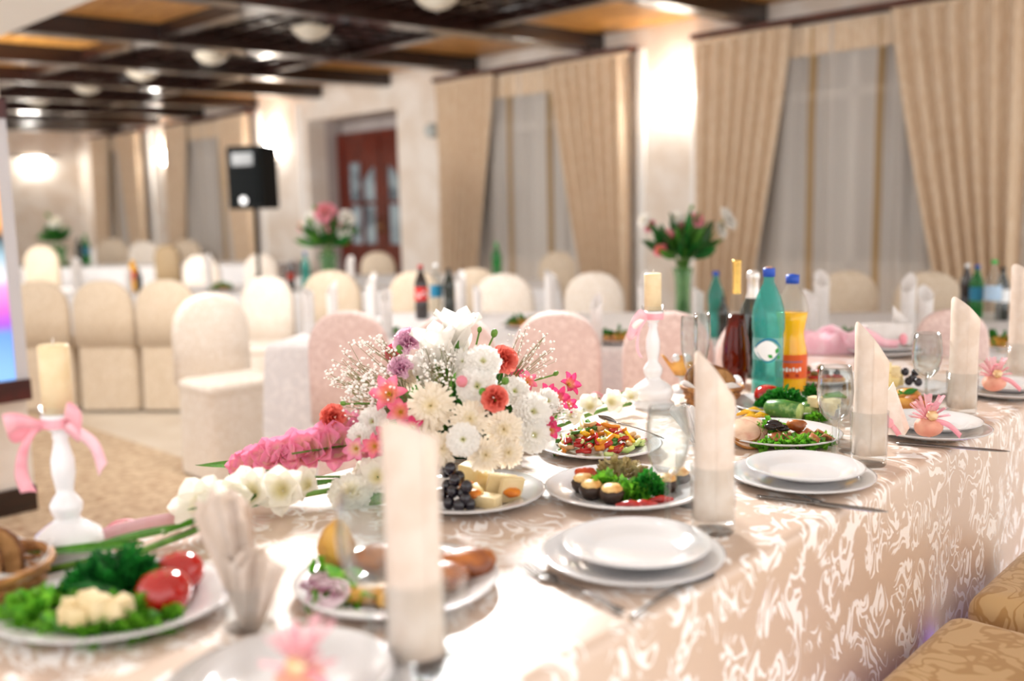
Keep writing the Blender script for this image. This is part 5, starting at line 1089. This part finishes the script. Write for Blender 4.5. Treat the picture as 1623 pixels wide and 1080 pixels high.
def bg_bottle(px, yb, yt, mat, cap, label, lab_mat=None, txt=None):
    b = P(px, yb, BZ); D = depth(b); h = (yb-yt)*D/F; t = thing('bottle', label, 'bottle', b, face_cam(b), gb); t.scale = (h/.33,)*3
    obj('body', MB().lathe([(.001, 0), (.036, 0), (.040, .006), (.0405, .09), (.037, .11), (.037, .16), (.0405, .18), (.0405, .21), (.035, .235), (.02, .275), (.0135, .295), (.0135, .315)], 24), mat, t)
    obj('cap', MB().lathe([(.001, .308), (.016, .308), (.016, .328), (.001, .33)], 20), cap_r[cap], t)
    if lab_mat: band(t, 'label', .0408, -2.2, 2.2, .115, .195, lab_mat, .001)
    if txt: v_, f_ = poly_strip([(x, .158+.014*math.sin(x*120)) for x in np.linspace(-.036, .036, 12)], [(x, .148+.014*math.sin(x*120)) for x in np.linspace(-.036, .036, 12)]); wrap(t, 'label_swoosh', v_, f_, .0408, whitel, .0022)
bg_bottle(669, 506, 420, cola, 'red', 'dark cola bottle with red label on the guest table', redl, True)
bg_bottle(693, 499, 418, pet, 'white', 'clear water bottle with blue label right of the cola', bluel); bg_bottle(713, 500, 425, darkg, 'dark', 'dark green wine bottle behind the cola bottle')
bg_bottle(788, 450, 385, greeng, 'green', 'green bottle in front of the middle window'); bg_bottle(1134, 535, 430, teal, 'blue', 'blurred teal water bottle behind the head table bottles'); bg_bottle(1146, 540, 470, darkg, 'dark', 'dark wine bottle beside the blurred teal bottle')
bg_bottle(1546, 505, 420, greeng, 'blue', 'green soda bottle with blue label at right', bluel); bg_bottle(1572, 510, 412, pet, 'green', 'clear bottle with green cap at right', M('silver_blue_label', '#a9c4dc', .3, bump=.02)); bg_bottle(1587, 508, 424, darkg, 'dark', 'slim dark wine bottle right of the clear bottle', whitel); bg_bottle(1530, 500, 418, cola, 'white', 'dark bottle half hidden left of the green soda')
bg_bottle(462, 461, 412, cola, 'silver', 'cola bottle left of the pink vase', M('brown_red_label', '#9a2c1c', .35, bump=.02)); bg_bottle(486, 462, 400, teal, 'blue', 'teal bottle left of the pink vase')
bg_bottle(213, 462, 408, orange, 'white', 'yellow drink bottle behind the second beige chair', orl); bg_bottle(222, 466, 425, darkg, 'dark', 'dark bottle beside the yellow drink')
bg_bottle(138, 420, 372, greeng, 'green', 'green bottle on the farthest table', bluel); bg_bottle(127, 421, 375, darkg, 'silver', 'dark bottle on the farthest table')
foodm = M('food_mix', '#c98a3c', .5, col2='#7a4a1c', nscale=60); 
def bg_plate(px, py, r, label, food, flab):
    b = P(px, py, BZ); plate(b.x, b.y, BZ, r, 'serving_plate', label, 'plates on the guest tables')
    if food:
        t = thing('food_heap', flab, 'food', (b.x, b.y, BZ+.006), 0, 'food on the guest tables')
        obj('filling', MB().ell((0, 0, .012), (r*.7, r*.6, .028), 16, 8, fn=lambda q: 1+.25*noise3(q, 5)), food, t); obj('garnish', clump(50, r*.5, r*.4, .02, .05, int(px)), parsm, t)
bg_plate(980, 543, .12, 'plate of roast food left of the middle candle', foodm, 'roast food with parsley left of the middle candle'); bg_plate(1338, 548, .12, 'plate with salad behind the tulle bow', pepr, 'red salad with dark herbs behind the tulle bow')
bg_plate(1588, 552, .13, 'plate stack with fries at the right edge', potm, 'golden fries at the right edge'); bg_plate(832, 520, .12, 'plate of pastries above the centrepiece', foodm, 'pastries above the centrepiece'); bg_plate(350, 462, .12, 'plate right of the napkin near the turned chair', foodm, 'food heap near the turned ivory chair'); bg_plate(116, 422, .13, 'plate on the farthest table by the vase', foodm, 'food heap on the farthest table')
bg_plate(600, 532, .12, 'plate with lettuce above the lilac flower', lettm, 'lettuce above the lilac flower'); bg_plate(1275, 545, .12, 'plate behind the orange bottle', foodm, 'food heap behind the orange bottle')
for px, py, lab in [(1403, 562, 'white plates with a standing white card box at right')]:
    b = P(px, py, TZ); plate(b.x, b.y, TZ, .125, 'dinner_plate', 'lower white plate under the gift box at right', None); plate(b.x, b.y, TZ+.0145, .105, 'side_plate', 'upper white plate under the gift box at right', None)
    t = thing('gift_box', 'white paper box with pink bow standing on plates at right', 'box', (b.x, b.y, TZ+.034), TH); obj('box_body', MB().rbox((0, 0, .035), (.15, .06, .07), .004), napkw, t)
    obj('pink_bow', strip([(-.09, -.032, .05), (-.05, -.036, .03), (-.02, -.036, .01), (.03, -.036, .005)], (.3, 0, .9), .03), ribbon2, t, solid=.001); obj('pink_flower', MB().ell((.045, -.034, .02), (.014, .008, .02), 10, 8), ribbon, t)
    obj('paper_corner', MB().add([(.02, .0, .07), (.08, .0, .07), (.02, .0, .13)], [(0, 1, 2)]), napkw, t, solid=.002)
# tulle bow on the corner of the head table
b = P(1300, 560, TZ); t = thing('tulle_bow', 'big pale pink tulle bow at the far corner of the head table', 'ribbon', (b.x, b.y, TZ), TH)
tl2 = M('pale_pink_tulle', '#f2bccb', .6, col2='#eda9bd', nscale=30)
tl2 = soft('pale_pink_tulle_soft', '#fbe2ea', '#f6d0dc', tr=.45, gloss=0)
for q in range(7):
    obj('tulle_fold', MB().grid(lambda u, v: (-.1+.2*u+.012*q, -.045+.014*q+.014*math.sin(u*11+q*1.7)*(.4+v), .002+v*(.085-.03*abs(u-.45)*2+.012*math.sin(u*9+q))), 24, 5), tl2, t)
obj('tail', strip([(.06, -.05, .05), (.1, -.06, .03), (.13, -.06, .006)], (0, .3, .9), .045), tl2, t, solid=.001)
# vases of flowers
vg = thin('vase_glass', '#dff0df', .1, '#a8d8a8', .02, 1.45)
def vase(px, yb, vh, top, sp, cols, label, D=None):
    b = P(px, yb, BZ); D = depth(b); k = D/F; h = vh*k; H2 = (yb-top)*k; r = 16*k
    t = thing('flower_vase', label, 'flowers', b, 0, 'vases of flowers')
    obj('vase', MB().lathe([(.001, 0), (r*.8, 0), (r*.72, h*.4), (r*.8, h*.8), (r*1.05, h), (r*.98, h), (r*.72, h*.8), (r*.62, h*.4), (r*.66, .01), (.001, .01)], 24), vg, t)
    sm = MB()
    for q in range(14):
        a = q*2.4; e = Vector((math.cos(a)*r*.55, math.sin(a)*r*.55, .012)); sm.tube([e, Vector((-e.x*.3, -e.y*.3, h*.6)), Vector((e.x*1.2, e.y*1.2, h*1.15))], .004, 5)
    obj('stems', sm, leafm, t)
    for q in range(150):
        a = random.uniform(0, 2*PI); e = random.uniform(.0, 1.3); R_ = sp*k*random.uniform(.4, 1.25); c0 = Vector((0, 0, h+(H2-h)*.28)); d = Vector((math.cos(a)*math.cos(e), math.sin(a)*math.cos(e), math.sin(e)))
        leaf(t, b+c0+d*R_*.5-up*(H2-h)*.12, d+up*.3, R_*.9, random.choice([darkleaf, leafm, dillm]), wid=1.1)
    for q, (ox, oy, mt, kd, sz) in enumerate(cols):
        pos = b+RT*(ox*k)+up*((yb-oy)*k)+FW*random.uniform(-.06, .06); fl(t, kd, mt, pos, (RT*ox*.02+up*.6-FW*.8), sz*k, 'bloom')
        e0 = b+up*h*1.0; mid = e0.lerp(pos, .5)+up*.02; inv = t.matrix_basis.inverted(); obj('flower_stem', MB().tube([inv @ e0, inv @ mid, inv @ pos], .003, 5), stemm, t)
vase(1082, 503, 78, 330, 46, [(0, 362, pinkbud, 'rose', 14), (20, 350, pinkbud, 'rose', 12), (-22, 375, pinkbud, 'ruff', 12), (70, 345, whitep, 'ruff', 16), (62, 365, whitep, 'ruff', 13), (78, 352, whitep, 'ruff', 12), (-50, 358, blush, 'ruff', 10), (-38, 398, peach, 'rose', 10), (28, 375, pinkbud, 'ruff', 11), (-10, 345, whitep, 'ruff', 11), (10, 335, stemm, 'bud', 10), (-60, 350, whitep, 'ruff', 12), (25, 395, whitep, 'ruff', 10)], 'tall glass vase of greenery with white and pink flowers, centre right')
vase(522, 453, 50, 325, 34, [(0, 338, pinkbud, 'rose', 17), (18, 350, pinkbud, 'rose', 15), (-22, 350, whitep, 'ruff', 17), (32, 345, whitep, 'rose', 13), (8, 358, pinkbud, 'rose', 14), (-10, 365, whitep, 'ruff', 13), (-38, 358, blush, 'ruff', 10), (28, 370, whitep, 'ruff', 12), (-14, 335, stemm, 'bud', 12)], 'glass vase of pink and white flowers in front of the wooden door')
vase(93, 424, 32, 338, 20, [(-8, 345, stemm, 'bud', 10), (4, 352, whiteg, 'ruff', 8), (-2, 358, whitep, 'ruff', 8), (10, 362, whiteg, 'ruff', 6)], 'small far vase of green flowers on the farthest table')
